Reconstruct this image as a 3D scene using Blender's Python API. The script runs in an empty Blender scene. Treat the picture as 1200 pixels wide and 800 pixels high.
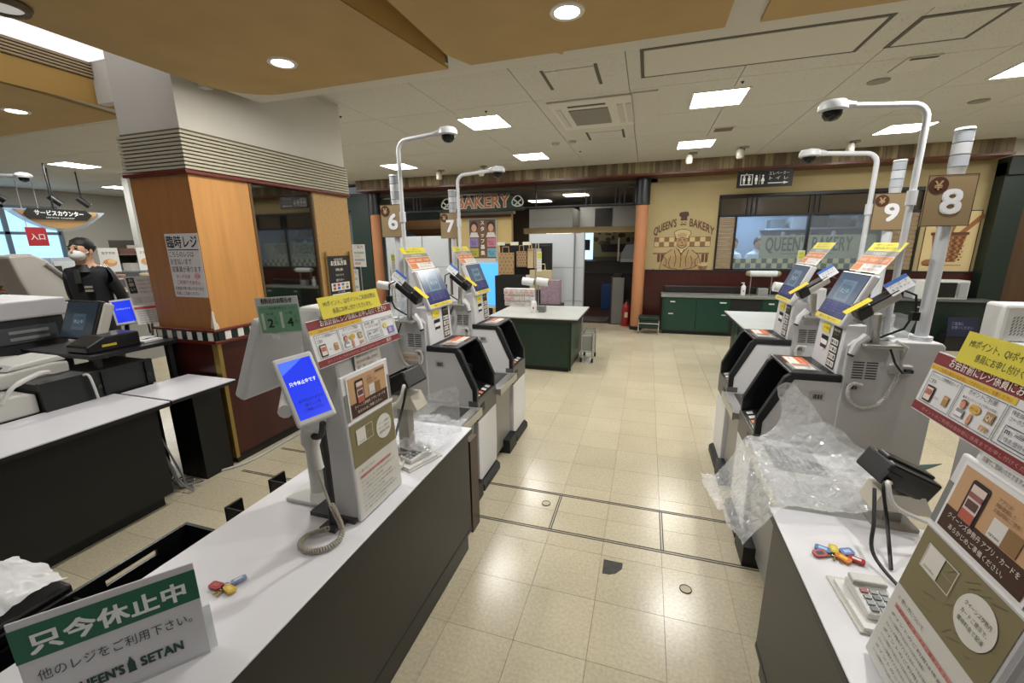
import bpy, bmesh, math, random
from mathutils import Matrix, Vector, Euler, noise as mnoise
random.seed(7)
SC = bpy.context.scene
COL = SC.collection
# ---------------------------------------------------------------- camera, world, exposure
cam_data = bpy.data.cameras.new('camera')
cam_data.sensor_width = 36.0
cam_data.lens = 36.0 * 492.15 / 1200.0
cam_data.clip_start = 0.02
cam_data.clip_end = 100
camera = bpy.data.objects.new('camera', cam_data)
COL.objects.link(camera)
YAW, PITCH, ROLL = -0.308366, 0.228873, 0.01254
_f = Vector((math.sin(YAW)*math.cos(PITCH), math.cos(YAW)*math.cos(PITCH), -math.sin(PITCH)))
_r = Vector((math.cos(YAW), -math.sin(YAW), 0)); _d = _f.cross(_r)
_r2 = math.cos(ROLL)*_r + math.sin(ROLL)*_d; _d2 = -math.sin(ROLL)*_r + math.cos(ROLL)*_d
camera.matrix_world = Matrix((( _r2.x, -_d2.x, -_f.x, 0), (_r2.y, -_d2.y, -_f.y, 0), (_r2.z, -_d2.z, -_f.z, 1.6), (0, 0, 0, 1)))
SC.camera = camera
world = bpy.data.worlds.new('world'); SC.world = world; world.use_nodes = True
world.node_tree.nodes['Background'].inputs[0].default_value = (0.80, 0.86, 1.0, 1)
world.node_tree.nodes['Background'].inputs[1].default_value = 0.10
SC.view_settings.view_transform = 'Standard'
SC.view_settings.look = 'None'
SC.view_settings.exposure = 0.62
SC.view_settings.gamma = 1.0
SC.view_settings.use_curve_mapping = False
LAMP_W = 14.0        # watts of one square ceiling lamp
DOWN_W = 13.0         # watts of one round downlight

# ---------------------------------------------------------------- helpers
def lin(h):
    h = h.lstrip('#'); c = [int(h[i:i+2], 16)/255 for i in (0, 2, 4)]
    return tuple(x/12.92 if x <= .04045 else ((x+.055)/1.055)**2.4 for x in c)
MATS = {}
def mat(hexc, rough=.5, metal=0., emit=0., noise=0., scale=8., stretch=None, spec=.5, bump=0., coat=0.):
    key = (hexc, rough, metal, emit, noise, scale, stretch, spec, bump, coat)
    if key in MATS: return MATS[key]
    m = bpy.data.materials.new('surface_%s_%d' % (hexc.strip('#'), len(MATS))); m.use_nodes = True
    nt = m.node_tree; b = nt.nodes['Principled BSDF']; c = lin(hexc)
    b.inputs['Base Color'].default_value = (*c, 1); b.inputs['Roughness'].default_value = rough
    b.inputs['Metallic'].default_value = metal; b.inputs['Specular IOR Level'].default_value = spec
    if coat: b.inputs['Coat Weight'].default_value = coat; b.inputs['Coat Roughness'].default_value = .08
    if emit:
        b.inputs['Emission Color'].default_value = (*c, 1); b.inputs['Emission Strength'].default_value = emit
    if noise or bump:
        tc = nt.nodes.new('ShaderNodeTexCoord'); mp = nt.nodes.new('ShaderNodeMapping'); n = nt.nodes.new('ShaderNodeTexNoise')
        nt.links.new(tc.outputs['Object'], mp.inputs[0]); nt.links.new(mp.outputs[0], n.inputs[0])
        if stretch: mp.inputs['Scale'].default_value = stretch
        n.inputs['Scale'].default_value = scale; n.inputs['Detail'].default_value = 5
        if noise:
            r = nt.nodes.new('ShaderNodeValToRGB'); nt.links.new(n.outputs[0], r.inputs[0])
            r.color_ramp.elements[0].position = .3; r.color_ramp.elements[1].position = .7
            r.color_ramp.elements[0].color = (*[x*(1-noise) for x in c], 1)
            r.color_ramp.elements[1].color = (*[min(1, x*(1+noise)) for x in c], 1)
            nt.links.new(r.outputs[0], b.inputs['Base Color'])
        if bump:
            bp = nt.nodes.new('ShaderNodeBump'); bp.inputs['Strength'].default_value = bump; bp.inputs['Distance'].default_value = .01
            nt.links.new(n.outputs[0], bp.inputs['Height']); nt.links.new(bp.outputs[0], b.inputs['Normal'])
    MATS[key] = m
    return m
def clear_mat(name, tint=(1, 1, 1), clear=.8, rough=.08):
    m = bpy.data.materials.new(name); m.use_nodes = True; nt = m.node_tree
    nt.nodes.remove(nt.nodes['Principled BSDF']); out = nt.nodes['Material Output']
    t = nt.nodes.new('ShaderNodeBsdfTransparent'); g = nt.nodes.new('ShaderNodeBsdfPrincipled'); mx = nt.nodes.new('ShaderNodeMixShader')
    t.inputs[0].default_value = (*tint, 1); g.inputs['Base Color'].default_value = (*tint, 1); g.inputs['Roughness'].default_value = rough
    mx.inputs[0].default_value = 1-clear
    nt.links.new(t.outputs[0], mx.inputs[1]); nt.links.new(g.outputs[0], mx.inputs[2]); nt.links.new(mx.outputs[0], out.inputs[0])
    return m

WM = {}
def put(o, parent=None, w=None):
    """link object o with world matrix w under parent"""
    COL.objects.link(o); w = w or Matrix.Identity(4)
    if parent is not None:
        o.parent = parent; o.matrix_basis = WM[parent.name].inverted() @ w
    else: o.matrix_basis = w
    WM[o.name] = w.copy()
    return o
def tag(o, label=None, cat=None, group=None, kind=None):
    if label: o['label'] = label
    if cat: o['category'] = cat
    if group: o['group'] = group
    if kind: o['kind'] = kind
    return o
def thing(name, label, cat, loc=(0, 0, 0), group=None, rz=0):
    o = bpy.data.objects.new(name, None); o.empty_display_size = .1
    put(o, None, Matrix.Translation(loc) @ Matrix.Rotation(rz, 4, 'Z'))
    return tag(o, label, cat, group)
def frame(c, right, up):
    r = Vector(right).normalized(); u = Vector(up); u = (u - r*u.dot(r)).normalized(); n = r.cross(u)
    return Matrix(((r.x, u.x, n.x, c[0]), (r.y, u.y, n.y, c[1]), (r.z, u.z, n.z, c[2]), (0, 0, 0, 1)))

class MB:
    def __init__(s): s.v = []; s.f = []; s.m = []
    def add(s, vs, fs, m=0):
        b = len(s.v); s.v += [tuple(v) for v in vs]; s.f += [tuple(b+i for i in f) for f in fs]; s.m += [m]*len(fs); return s
    def box(s, x0, y0, z0, x1, y1, z1, m=0):
        vs = [(x, y, z) for z in (z0, z1) for y in (y0, y1) for x in (x0, x1)]
        return s.add(vs, [(0, 2, 3, 1), (4, 5, 7, 6), (0, 1, 5, 4), (2, 6, 7, 3), (0, 4, 6, 2), (1, 3, 7, 5)], m)
    def obox(s, M, sx, sy, sz, m=0):
        vs = [M @ Vector((x, y, z)) for z in (-sz/2, sz/2) for y in (-sy/2, sy/2) for x in (-sx/2, sx/2)]
        return s.add(vs, [(0, 2, 3, 1), (4, 5, 7, 6), (0, 1, 5, 4), (2, 6, 7, 3), (0, 4, 6, 2), (1, 3, 7, 5)], m)
    def prism(s, poly, a, b, axis='y', m=0, M=None):
        n = len(poly)
        f = {'y': lambda p, t: (p[0], t, p[1]), 'x': lambda p, t: (t, p[0], p[1]), 'z': lambda p, t: (p[0], p[1], t)}[axis]
        vs = [f(p, a) for p in poly] + [f(p, b) for p in poly]
        if M: vs = [M @ Vector(v) for v in vs]
        fs = [tuple(range(n))[::-1], tuple(range(n, 2*n))] + [(i, (i+1) % n, n+(i+1) % n, n+i) for i in range(n)]
        return s.add(vs, fs, m)
    def cyl(s, p0, p1, r0, r1=None, n=12, m=0):
        return s.tube([p0, p1], [r0, r0 if r1 is None else r1], n, m)
    def tube(s, pts, r, n=8, m=0, caps=True):
        pts = [Vector(p) for p in pts]; R = r if isinstance(r, (list, tuple)) else [r]*len(pts); vs = []; fs = []
        prev = None
        for i, p in enumerate(pts):
            d = (pts[min(i+1, len(pts)-1)] - pts[max(i-1, 0)]).normalized()
            if prev is None:
                a = d.cross(Vector((0, 0, 1)))
                if a.length < .05: a = d.cross(Vector((1, 0, 0)))
            else: a = prev - d*prev.dot(d)
            a.normalize(); prev = a; b = d.cross(a)
            for k in range(n):
                t = 2*math.pi*k/n; vs.append(p + R[i]*(math.cos(t)*a + math.sin(t)*b))
        for i in range(len(pts)-1):
            for k in range(n):
                fs.append((i*n+k, i*n+(k+1) % n, (i+1)*n+(k+1) % n, (i+1)*n+k))
        if caps: fs += [tuple(range(n))[::-1], tuple(range((len(pts)-1)*n, len(pts)*n))]
        return s.add(vs, fs, m)
    def lathe(s, prof, c=(0, 0, 0), n=16, m=0, M=None):
        vs = []; fs = []
        for r, z in prof:
            for k in range(n):
                t = 2*math.pi*k/n; v = Vector((r*math.cos(t), r*math.sin(t), z)); v = (M @ v) if M else v + Vector(c); vs.append(v)
        for i in range(len(prof)-1):
            for k in range(n): fs.append((i*n+k, i*n+(k+1) % n, (i+1)*n+(k+1) % n, (i+1)*n+k))
        fs += [tuple(range(n))[::-1], tuple(range((len(prof)-1)*n, len(prof)*n))]
        return s.add(vs, fs, m)
    def ball(s, c, r, n=12, m=0, sc=(1, 1, 1)):
        prof = [(max(1e-4, math.sin(math.pi*i/n)), -math.cos(math.pi*i/n)) for i in range(n+1)]
        M = Matrix.Translation(c) @ Matrix.Diagonal((r*sc[0], r*sc[1], r*sc[2], 1))
        return s.lathe(prof, n=n, m=m, M=M)
    def mesh(s, name, mats, w=None):
        me = bpy.data.meshes.new(name); inv = w.inverted() if w else None
        me.from_pydata([tuple(inv @ Vector(v)) for v in s.v] if w else s.v, [], s.f)
        for m in (mats if isinstance(mats, (list, tuple)) else [mats]): me.materials.append(m)
        if any(s.m): me.polygons.foreach_set('material_index', s.m)
        bm = bmesh.new(); bm.from_mesh(me); bmesh.ops.recalc_face_normals(bm, faces=bm.faces[:]); bm.to_mesh(me); bm.free()
        return me
    def build(s, name, mats, parent=None, smooth=False, bevel=0., w=None, label=None, cat=None, group=None, kind=None, seg=2):
        if w is None:
            if parent is not None: w = WM[parent.name]
            else:
                xs, ys, zs = zip(*s.v); w = Matrix.Translation(((min(xs)+max(xs))/2, (min(ys)+max(ys))/2, min(zs)))
        me = s.mesh(name, mats, w); o = bpy.data.objects.new(name, me); put(o, parent, w)
        if smooth:
            me.polygons.foreach_set('use_smooth', [True]*len(me.polygons)); me.set_sharp_from_angle(angle=math.radians(40))
        if bevel:
            bv = o.modifiers.new('bevel', 'BEVEL'); bv.width = bevel; bv.segments = seg; bv.limit_method = 'ANGLE'; bv.angle_limit = math.radians(40)
        return tag(o, label, cat, group, kind)

def copy_tree(o, off=(0, 0, 0), parent=None, label=None):
    c = o.copy(); COL.objects.link(c)
    if parent is not None: c.parent = parent; c.matrix_basis = o.matrix_basis.copy()
    else: c.matrix_basis = Matrix.Translation(off) @ o.matrix_basis
    WM[c.name] = (WM[parent.name] if parent else Matrix.Identity(4)) @ c.matrix_basis
    if label: c['label'] = label
    for ch in list(o.children): copy_tree(ch, parent=c)
    return c

_fc = bpy.data.curves.new('type', 'FONT'); _fo = bpy.data.objects.new('type', _fc); _fc.resolution_u = 3
def text_mesh(body, bold):
    _fc.body = body; _fc.size = 1; _fc.offset = bold; _fc.align_x = 'LEFT'; _fc.space_line = 1.15; _fc.space_character = 1.04
    me = _fo.to_mesh(); vs = [v.co[:] for v in me.vertices]; fs = [tuple(p.vertices) for p in me.polygons]; _fo.to_mesh_clear()
    return vs, fs
class Print:
    """flat print on a sheet: local x right, y up, z out of the sheet"""
    def __init__(s, step=.0006): s.v = []; s.f = []; s.m = []; s.mats = []; s.step = step; s.n = 0
    def _add(s, vs, fs, col, z):
        key = col if not isinstance(col, str) else mat(col, .55)
        if key not in s.mats: s.mats.append(key)
        k = s.mats.index(key); b = len(s.v); s.v += [(x, y, z) for x, y in vs]; s.f += [tuple(b+i for i in f) for f in fs]; s.m += [k]*len(fs)
    def rect(s, x0, y0, x1, y1, col, layer=1): s._add([(x0, y0), (x1, y0), (x1, y1), (x0, y1)], [(0, 1, 2, 3)], col, s.step*layer); return s
    def box(s, x0, y0, x1, y1, t, col, layer=2):
        s.rect(x0, y0, x1, y0+t, col, layer); s.rect(x0, y1-t, x1, y1, col, layer); s.rect(x0, y0+t, x0+t, y1-t, col, layer); s.rect(x1-t, y0+t, x1, y1-t, col, layer); return s
    def poly(s, pts, col, layer=1): s._add(pts, [tuple(range(len(pts)))], col, s.step*layer); return s
    def ell(s, x, y, rx, ry, col, layer=1, n=28):
        return s.poly([(x+rx*math.cos(2*math.pi*i/n), y+ry*math.sin(2*math.pi*i/n)) for i in range(n)], col, layer)
    def line(s, pts, t, col, layer=2):
        for (x0, y0), (x1, y1) in zip(pts, pts[1:]):
            L = math.hypot(x1-x0, y1-y0) or 1; nx, ny = -(y1-y0)/L*t/2, (x1-x0)/L*t/2
            s._add([(x0-nx, y0-ny), (x1-nx, y1-ny), (x1+nx, y1+ny), (x0+nx, y0+ny)], [(0, 1, 2, 3)], col, s.step*layer)
        return s
    def text(s, body, x, y, size, col, layer=3, w=None, align='C', bold=.0, fn=None, hs=1.):
        """y is the baseline of the (first) line; w squeezes or stretches the line to a width"""
        vs, fs = text_mesh(body, 0.)
        if not vs: return s
        x0 = min(v[0] for v in vs); x1 = max(v[0] for v in vs); sx = size*hs
        if w: sx = w/max(1e-6, x1-x0)
        W = (x1-x0)*sx; ox = {'C': x-W/2, 'L': x, 'R': x-W}[align]
        pts = [(ox+(v[0]-x0)*sx, y+v[1]*size) for v in vs]
        if fn: pts = [fn(*p) for p in pts]
        b = bold*size
        for k, (dx, dy) in enumerate(((0, 0),) if not b else ((-b, -b), (b, b), (-b, b), (b, -b), (0, 0))): s._add([(px+dx, py+dy) for px, py in pts], fs, col, s.step*(layer+.18*k))
        return s
    def build(s, parent, w, name='print', label=None):
        me = bpy.data.meshes.new(name); me.from_pydata(s.v, [], s.f)
        for m in s.mats: me.materials.append(m)
        me.polygons.foreach_set('material_index', s.m)
        o = bpy.data.objects.new(name, me); put(o, parent, w)
        if label: o['label'] = label
        return o
def sheet(name, w, W, H, t, m, parent=None, bevel=0., **k):
    """a board W x H x t whose front face lies at local z = 0 of frame w"""
    b = MB().obox(w @ Matrix.Translation((0, 0, -t/2)), W, H, t)
    return b.build(name, m, parent, w=w, bevel=bevel, **k)
def arc(cx, cy, r, a0, a1, n=8):
    return [(cx+r*math.cos(math.radians(a0+(a1-a0)*i/n)), cy+r*math.sin(math.radians(a0+(a1-a0)*i/n))) for i in range(n+1)]
def rrect(x0, y0, x1, y1, r, n=4):
    return arc(x1-r, y1-r, r, 0, 90, n)+arc(x0+r, y1-r, r, 90, 180, n)+arc(x0+r, y0+r, r, 180, 270, n)+arc(x1-r, y0+r, r, 270, 360, n)
def spline(pts, n=8):
    P = [Vector(p) for p in pts]; out = []
    for i in range(len(P)-1):
        a, b, c, d = P[max(i-1, 0)], P[i], P[i+1], P[min(i+2, len(P)-1)]
        for k in range(n):
            t = k/n; out.append(.5*((2*b)+(-a+c)*t+(2*a-5*b+4*c-d)*t*t+(-a+3*b-3*c+d)*t**3))
    return out+[P[-1]]
def coil(pts, r, turns, wire, n=5):
    S0 = spline(pts, 10); L = sum((b-a).length for a, b in zip(S0, S0[1:])); N = int(L/(wire*2.1)*7); S = []
    acc = [0]
    for a, b in zip(S0, S0[1:]): acc.append(acc[-1]+(b-a).length)
    k = 0
    for q in range(N+1):
        t = L*q/N
        while k < len(acc)-2 and acc[k+1] < t: k += 1
        f = (t-acc[k])/max(1e-9, acc[k+1]-acc[k]); S.append(S0[k].lerp(S0[k+1], min(1, f)))
    out = []
    for i, p in enumerate(S):
        d = (S[min(i+1, len(S)-1)]-S[max(i-1, 0)]).normalized(); a = d.cross(Vector((.3, .2, 1))).normalized(); b = d.cross(a); t = i*2*math.pi/7
        out.append(p+r*(math.cos(t)*a+math.sin(t)*b))
    return MB().tube(out, wire, n)
WHITE = '#dcdcde'; OFFW = '#cfcfcb'; BLACK = '#141516'; GREY = '#8b8c8b'; DGREEN = '#123526'; STEEL = '#a9a9a6'
M_STEEL = mat('#b9b9b6', .3, .9); M_CHROME = mat('#d8d8d8', .12, 1.); M_BLACK = mat(BLACK, .45); M_WHITE = mat(WHITE, .4); M_OFFW = mat(OFFW, .45)
# ================================================================ SETTING
ZC = 2.9
# ---- floor
def floor_mat():
    m = bpy.data.materials.new('vinyl_tile'); m.use_nodes = True; nt = m.node_tree; b = nt.nodes['Principled BSDF']
    g = nt.nodes.new('ShaderNodeNewGeometry'); N = nt.nodes.new; L = nt.links.new
    mp = N('ShaderNodeVectorMath'); mp.operation = 'ADD'; mp.inputs[1].default_value = (-.16+30, -.145+30, 0); L(g.outputs['Position'], mp.inputs[0])
    sc = N('ShaderNodeVectorMath'); sc.operation = 'SCALE'; sc.inputs['Scale'].default_value = 1/.3; L(mp.outputs[0], sc.inputs[0])
    fl = N('ShaderNodeVectorMath'); fl.operation = 'FLOOR'; L(sc.outputs[0], fl.inputs[0])
    wn = N('ShaderNodeTexWhiteNoise'); wn.noise_dimensions = '2D'; L(fl.outputs[0], wn.inputs['Vector'])
    r = N('ShaderNodeValToRGB'); L(wn.outputs['Value'], r.inputs[0]); r.color_ramp.interpolation = 'LINEAR'
    r.color_ramp.elements[0].color = (*lin('#bdb399'), 1); r.color_ramp.elements[1].color = (*lin('#c5bba1'), 1)
    n = N('ShaderNodeTexNoise'); n.inputs['Scale'].default_value = 70; n.inputs['Detail'].default_value = 6; L(g.outputs['Position'], n.inputs[0])
    n2 = N('ShaderNodeTexNoise'); n2.inputs['Scale'].default_value = 1.3; n2.inputs['Detail'].default_value = 4; L(g.outputs['Position'], n2.inputs[0])
    r1 = N('ShaderNodeMapRange'); r1.inputs[1].default_value = .3; r1.inputs[2].default_value = .7; r1.inputs[3].default_value = .86; r1.inputs[4].default_value = 1.08; L(n.outputs[0], r1.inputs[0])
    r2 = N('ShaderNodeMapRange'); r2.inputs[1].default_value = .35; r2.inputs[2].default_value = .65; r2.inputs[3].default_value = .93; r2.inputs[4].default_value = 1.03; L(n2.outputs[0], r2.inputs[0])
    mu = N('ShaderNodeMath'); mu.operation = 'MULTIPLY'; L(r1.outputs[0], mu.inputs[0]); L(r2.outputs[0], mu.inputs[1])
    vm = N('ShaderNodeVectorMath'); vm.operation = 'SCALE'; L(r.outputs[0], vm.inputs[0]); L(mu.outputs[0], vm.inputs['Scale']); L(vm.outputs[0], b.inputs['Base Color'])
    rr = N('ShaderNodeMapRange'); rr.inputs[3].default_value = .17; rr.inputs[4].default_value = .30; L(n2.outputs[0], rr.inputs[0]); L(rr.outputs[0], b.inputs['Roughness'])
    n3 = N('ShaderNodeTexNoise'); n3.inputs['Scale'].default_value = 9; n3.inputs['Detail'].default_value = 3; L(g.outputs['Position'], n3.inputs[0])
    bp = N('ShaderNodeBump'); bp.inputs['Strength'].default_value = .07; bp.inputs['Distance'].default_value = .01; L(n3.outputs[0], bp.inputs['Height']); L(bp.outputs[0], b.inputs['Normal'])
    b.inputs['Specular IOR Level'].default_value = .5
    return m
M_TILE = floor_mat()
floor = MB().box(-17, -3, -.06, 8, 8.38, -.006).build('floor', mat('#7d745f', .8), kind='structure')
def tile_mb(x, y, s=.3, g=.0008):
    b = MB(); b.prism([(x+g, y+g), (x+s-g, y+g), (x+s-g, y+s-g), (x+g, y+s-g)], -.006, 0, 'z'); return b
_t = MB().prism([(.0008, .0008), (.2992, .0008), (.2992, .2992), (.0008, .2992)], -.006, 0, 'z')
tile_mesh = _t.mesh('tile', M_TILE)
_rest = MB(); cand = []
COVER = [(-1.28, -3, -.84, 1.8), (-1.65, 1.9, -.99, 3.65), (-3.4, 2.2, -2.9, 3.6), (-1.8, 5.1, -.85, 6), (1.1, 4.9, 2.2, 6), (.48, -3, 1.1, 1.8), (.6, 1.9, 1.3, 3.6), (.3, 7.8, 3, 8.4)]
def in_view(x, y, z=0):
    v = camera.matrix_world.inverted() @ Vector((x, y, z))
    if v.z > -.2: return None
    px = 600+492.15*v.x/-v.z; py = 400-492.15*v.y/-v.z
    return (px, py, -v.z) if -40 < px < 1240 and -40 < py < 860 else None
ix = 0
for i in range(-57, 26):
    for j in range(-10, 28):
        x, y = .16+.3*i, .145+.3*j
        if y > 8.3: continue
        q = in_view(x+.15, y+.15); hid = any(a <= x+.15 <= c and b_ <= y+.15 <= d for a, b_, c, d in COVER)
        (cand.append((q[2], x, y)) if q and not hid and -2.9 < x < 3.2 else _rest.add([(x+.0008, y+.0008, 0), (x+.2992, y+.0008, 0), (x+.2992, y+.2992, 0), (x+.0008, y+.2992, 0)], [(0, 1, 2, 3)]))
cand.sort()
for k, (q, x, y) in enumerate(cand):
    if k < 290: put(bpy.data.objects.new('floor_tile', tile_mesh), floor, Matrix.Translation((x, y, 0)))
    else: _rest.add([(x+.0008, y+.0008, 0), (x+.2992, y+.0008, 0), (x+.2992, y+.2992, 0), (x+.0008, y+.2992, 0)], [(0, 1, 2, 3)])
_rest.build('distant_tiles', M_TILE, floor, kind='stuff')
# cable duct joints let into the floor
duct = MB()
for y in (2.42, 2.062):
    for dy in (-.0075, .0075): duct.box(-2.75, y+dy-.0035, 0, 1.0, y+dy+.0035, .0016)
for x in (-.445, .165):
    for dx in (-.006, .006): duct.box(x+dx-.003, 2.066, 0, x+dx+.003, 2.416, .0016)
duct.build('trim_1', mat('#3c3a36', .45, .3), kind='structure')
pp = [(-.125, 1.915), (-.03, 1.915), (-.032, 1.875), (-.06, 1.835), (-.09, 1.82), (-.124, 1.818)]
MB().prism(pp, .0002, .0022, 'z').build('floor_patch', mat('#3b3a37', .7, noise=.3, scale=30), label='dark broken-off corner patch let into a beige floor tile', cat='floor patch')
for (x, y), lab in (((.262, 1.83), 'small oval scuffed outlet cover on the aisle floor near the right counter'), ((-.52, 2.3), 'small pale outlet plate between the two dark floor joints')):
    o = thing('floor_outlet_cover', lab, 'outlet', (x, y, 0))
    MB().lathe([(.028, .0002), (.028, .0025), (.024, .0025)], (x, y, 0), 14).build('plate', mat('#b7ad93', .4), o)
    MB().tube([(x+.026*math.cos(t*.45), y+.026*math.sin(t*.45), .003) for t in range(15)], .0022, 5).build('ring', mat('#3e3b35', .5), o)
MB().box(-8, 8.38, -.06, 3, 16, -.002).build('floor_bakery', mat('#4a2a22', .35, noise=.15, scale=4), kind='structure')

# ---- ceiling: backing slab and square panels
def ceil_mat():
    m = bpy.data.materials.new('rockwool_panel'); m.use_nodes = True; nt = m.node_tree; b = nt.nodes['Principled BSDF']; N = nt.nodes.new; L = nt.links.new
    g = N('ShaderNodeNewGeometry'); v = N('ShaderNodeTexVoronoi'); v.inputs['Scale'].default_value = 60; L(g.outputs['Position'], v.inputs['Vector'])
    n = N('ShaderNodeTexNoise'); n.inputs['Scale'].default_value = 25; n.inputs['Detail'].default_value = 4; L(g.outputs['Position'], n.inputs[0])
    mm = N('ShaderNodeMath'); mm.operation = 'MULTIPLY'; mm.inputs[1].default_value = .45; L(n.outputs[0], mm.inputs[0])
    c = N('ShaderNodeMath'); c.operation = 'LESS_THAN'; L(v.outputs['Distance'], c.inputs[0]); L(mm.outputs[0], c.inputs[1])
    r = N('ShaderNodeMix'); r.data_type = 'RGBA'; r.inputs[6].default_value = (*lin('#cbc9c0'), 1); r.inputs[7].default_value = (*lin('#b3b0a5'), 1); L(c.outputs[0], r.inputs[0])
    L(r.outputs[2], b.inputs['Base Color']); b.inputs['Roughness'].default_value = .9; b.inputs['Specular IOR Level'].default_value = .15
    return m
M_CEIL = ceil_mat(); M_CW = mat('#cfccc2', .85, spec=.2)
ceiling = MB().box(-17, -3, ZC+.02, 8, 8.25, ZC+.08).build('ceiling', mat('#8a877e', .9), kind='structure')
PX, PY = .867, .88
_p = MB().prism([(.003, .003), (PX-.003, .003), (PX-.003, PY-.003), (.003, PY-.003)], 0, .02, 'z'); panel_mesh = _p.mesh('panel', M_CEIL)
far_p = MB()
for i in range(-17, 9):
    for j in range(-1, 7):
        x, y = -.231+PX*i, 2.46+PY*j
        if y > 7.9: continue
        q = in_view(x+PX/2, y+PY/2, ZC)
        if q and not (i < -9 and j > 4): put(bpy.data.objects.new('ceiling_panel', panel_mesh), ceiling, Matrix.Translation((x, y, ZC)))
        else: far_p.box(x+.003, y+.003, ZC, x+PX-.003, y+PY-.003, ZC+.02)
far_p.build('outer_panels', M_CEIL, ceiling, kind='stuff')

# ---- lowered soffit near the camera with tan leaf-shaped panels
TAN = mat('#b89d6c', .75, noise=.06, scale=3, spec=.25); GOLD = mat('#cfa862', .6, noise=.04, scale=2, spec=.3)  # gold tone lightened so the coves read as lit
ZS = 2.64
sof = MB()
sof.prism([(-2.81, -3), (-1.40, -3), (-1.36, 1.4), (-1.31, 1.8), (-1.25, 2.2), (-1.19, 2.56), (-1.19, 2.73), (-2.81, 2.73)], ZS, ZC+.02, 'z')
sof.prism([(-1.13, -3), (8, -3), (8, 2.73), (-1.19, 2.73), (-1.19, 2.56), (-1.13, 2.42)], ZS, ZC+.02, 'z')
soffit = sof.build('ceiling_soffit', M_CW, kind='structure')
def leaf(poly, name='tan_panel'): return MB().prism(poly, ZS-.018, ZS+.002, 'z').build(name, TAN, soffit)
leaf([(-2.805, -3), (-1.42, -3), (-1.362, 1.4), (-1.312, 1.8), (-1.252, 2.2), (-1.2, 2.58)]+arc(-2.45, 2.225, .36, 90, 180, 6))
leaf([(-1.126, -3), (.30, -3), (.30, 2.572), (-.50, 2.572), (-.515, 2.61), (-.545, 2.572), (-1.05, 2.572), (-1.126, 2.40)])
leaf([(.455, -3), (2.2, -3), (2.2, 2.572), (.455, 2.572)])
leaf([(2.36, -3), (5.5, -3), (5.5, 2.572), (2.36, 2.572)])
# gold cove strip and ribs lining the leaf-shaped slot
cv = [(-1.40, -2.5), (-1.357, 1.4), (-1.307, 1.8), (-1.247, 2.2), (-1.195, 2.52)]
g = MB()
for (x0, y0), (x1, y1) in zip(cv, cv[1:]): g.add([(x0+.003, y0, ZS-.015), (x1+.003, y1, ZS-.015), (x1+.003, y1, ZS+.14), (x0+.003, y0, ZS+.14)], [(0, 1, 2, 3)])
g.build('gold_cove', GOLD, soffit)
rb = MB()
for k in range(6): rb.tube([(x+.006, y, ZS+.155+.018*k) for x, y in cv], .007, 6)
rb.build('ribbed_moulding', mat('#a89472', .6), soffit)
# soffit on the far left with ribbed riser, gold cove and lit slot
sl = MB().prism([(-9.5, -3), (-3.915, -3), (-3.915, 2.6), (-9.5, 2.73)], ZS+.0, ZC+.02, 'z').build('ceiling_soffit_left', M_CW, kind='structure')
MB().prism([(-9.5, -3), (-3.9, -3), (-3.9, 1.2), (-3.95, 2.0), (-4.08, 2.59), (-9.5, 2.62)], ZS-.018, ZS+.002, 'z').build('tan_panel', TAN, sl)
MB().add([(-3.855, -3, ZS+.14), (-3.855, 2.6, ZS+.14), (-3.90, 2.6, ZS-.017), (-3.90, -3, ZS-.017)], [(0, 1, 2, 3)]).build('gold_cove', GOLD, sl)
rb = MB()
for k in range(6): rb.box(-3.92, -3, ZS+.147+.02*k, -3.838, 2.6, ZS+.159+.02*k)
rb.build('ribbed_moulding', mat('#a89472', .6), sl)
MB().box(-3.86, 2.3, ZS-.02, -2.81, 2.36, ZC).build('slot_end_panel', M_CW, soffit)
lit = thing('light_panel', 'long white lit panel in the ceiling slot beside the left column', 'light', (-3.35, 1.0, ZC-.02))
MB().box(-3.83, -1.5, ZC-.02, -2.83, 2.28, ZC-.005).build('diffuser', mat('#f0eef2', .6, emit=.62), lit)

# ---- lamps
def area(parent, loc, w, size, shape='SQUARE', spread=None):
    l = bpy.data.lights.new('lamp_light', 'AREA'); l.shape = shape; l.size = size; l.energy = w; l.color = (1, .985, .95)
    if spread: l.spread = spread
    o = bpy.data.objects.new('lamp_light', l); put(o, parent, Matrix.Translation(loc)); return o
M_LED = mat('#fffdf8', .5, emit=9.0)
def square_lamp(x, y, lab, w=LAMP_W, z=ZC):
    o = thing('ceiling_lamp', lab, 'lamp', (x, y, z), 'square ceiling lamps')
    MB().box(x-.222, y-.235, z-.004, x+.222, y+.235, z+.001).build('diffuser', M_LED, o)
    f = MB()
    for a in (-1, 1): f.box(x+a*.232-.009, y-.245, z-.007, x+a*.232+.009, y+.245, z+.001); f.box(x-.222, y+a*.24-.006, z-.007, x+.222, y+a*.24+.006, z+.001)
    f.build('frame', mat('#d6d4cc', .6), o)
    area(o, (x, y, z-.012), w, .42)
LA = {(0, 0): 'large square ceiling lamp above the aisle, nearest to the wide ceiling panel', (-1, 0): 'square ceiling lamp left of the air conditioner cassette',
      (0, 1): 'square ceiling lamp over the far end of the aisle, beside the bulb spotlight', (-1, 1): 'square ceiling lamp over the bakery letters side of the wooden beam',
      (1, 1): 'square ceiling lamp behind the bent camera pole of lane 8', (-2, 1): 'square ceiling lamp crossed by the camera pole of lane 6', (1, 0): 'square ceiling lamp cut by the right edge of the picture'}
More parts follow.
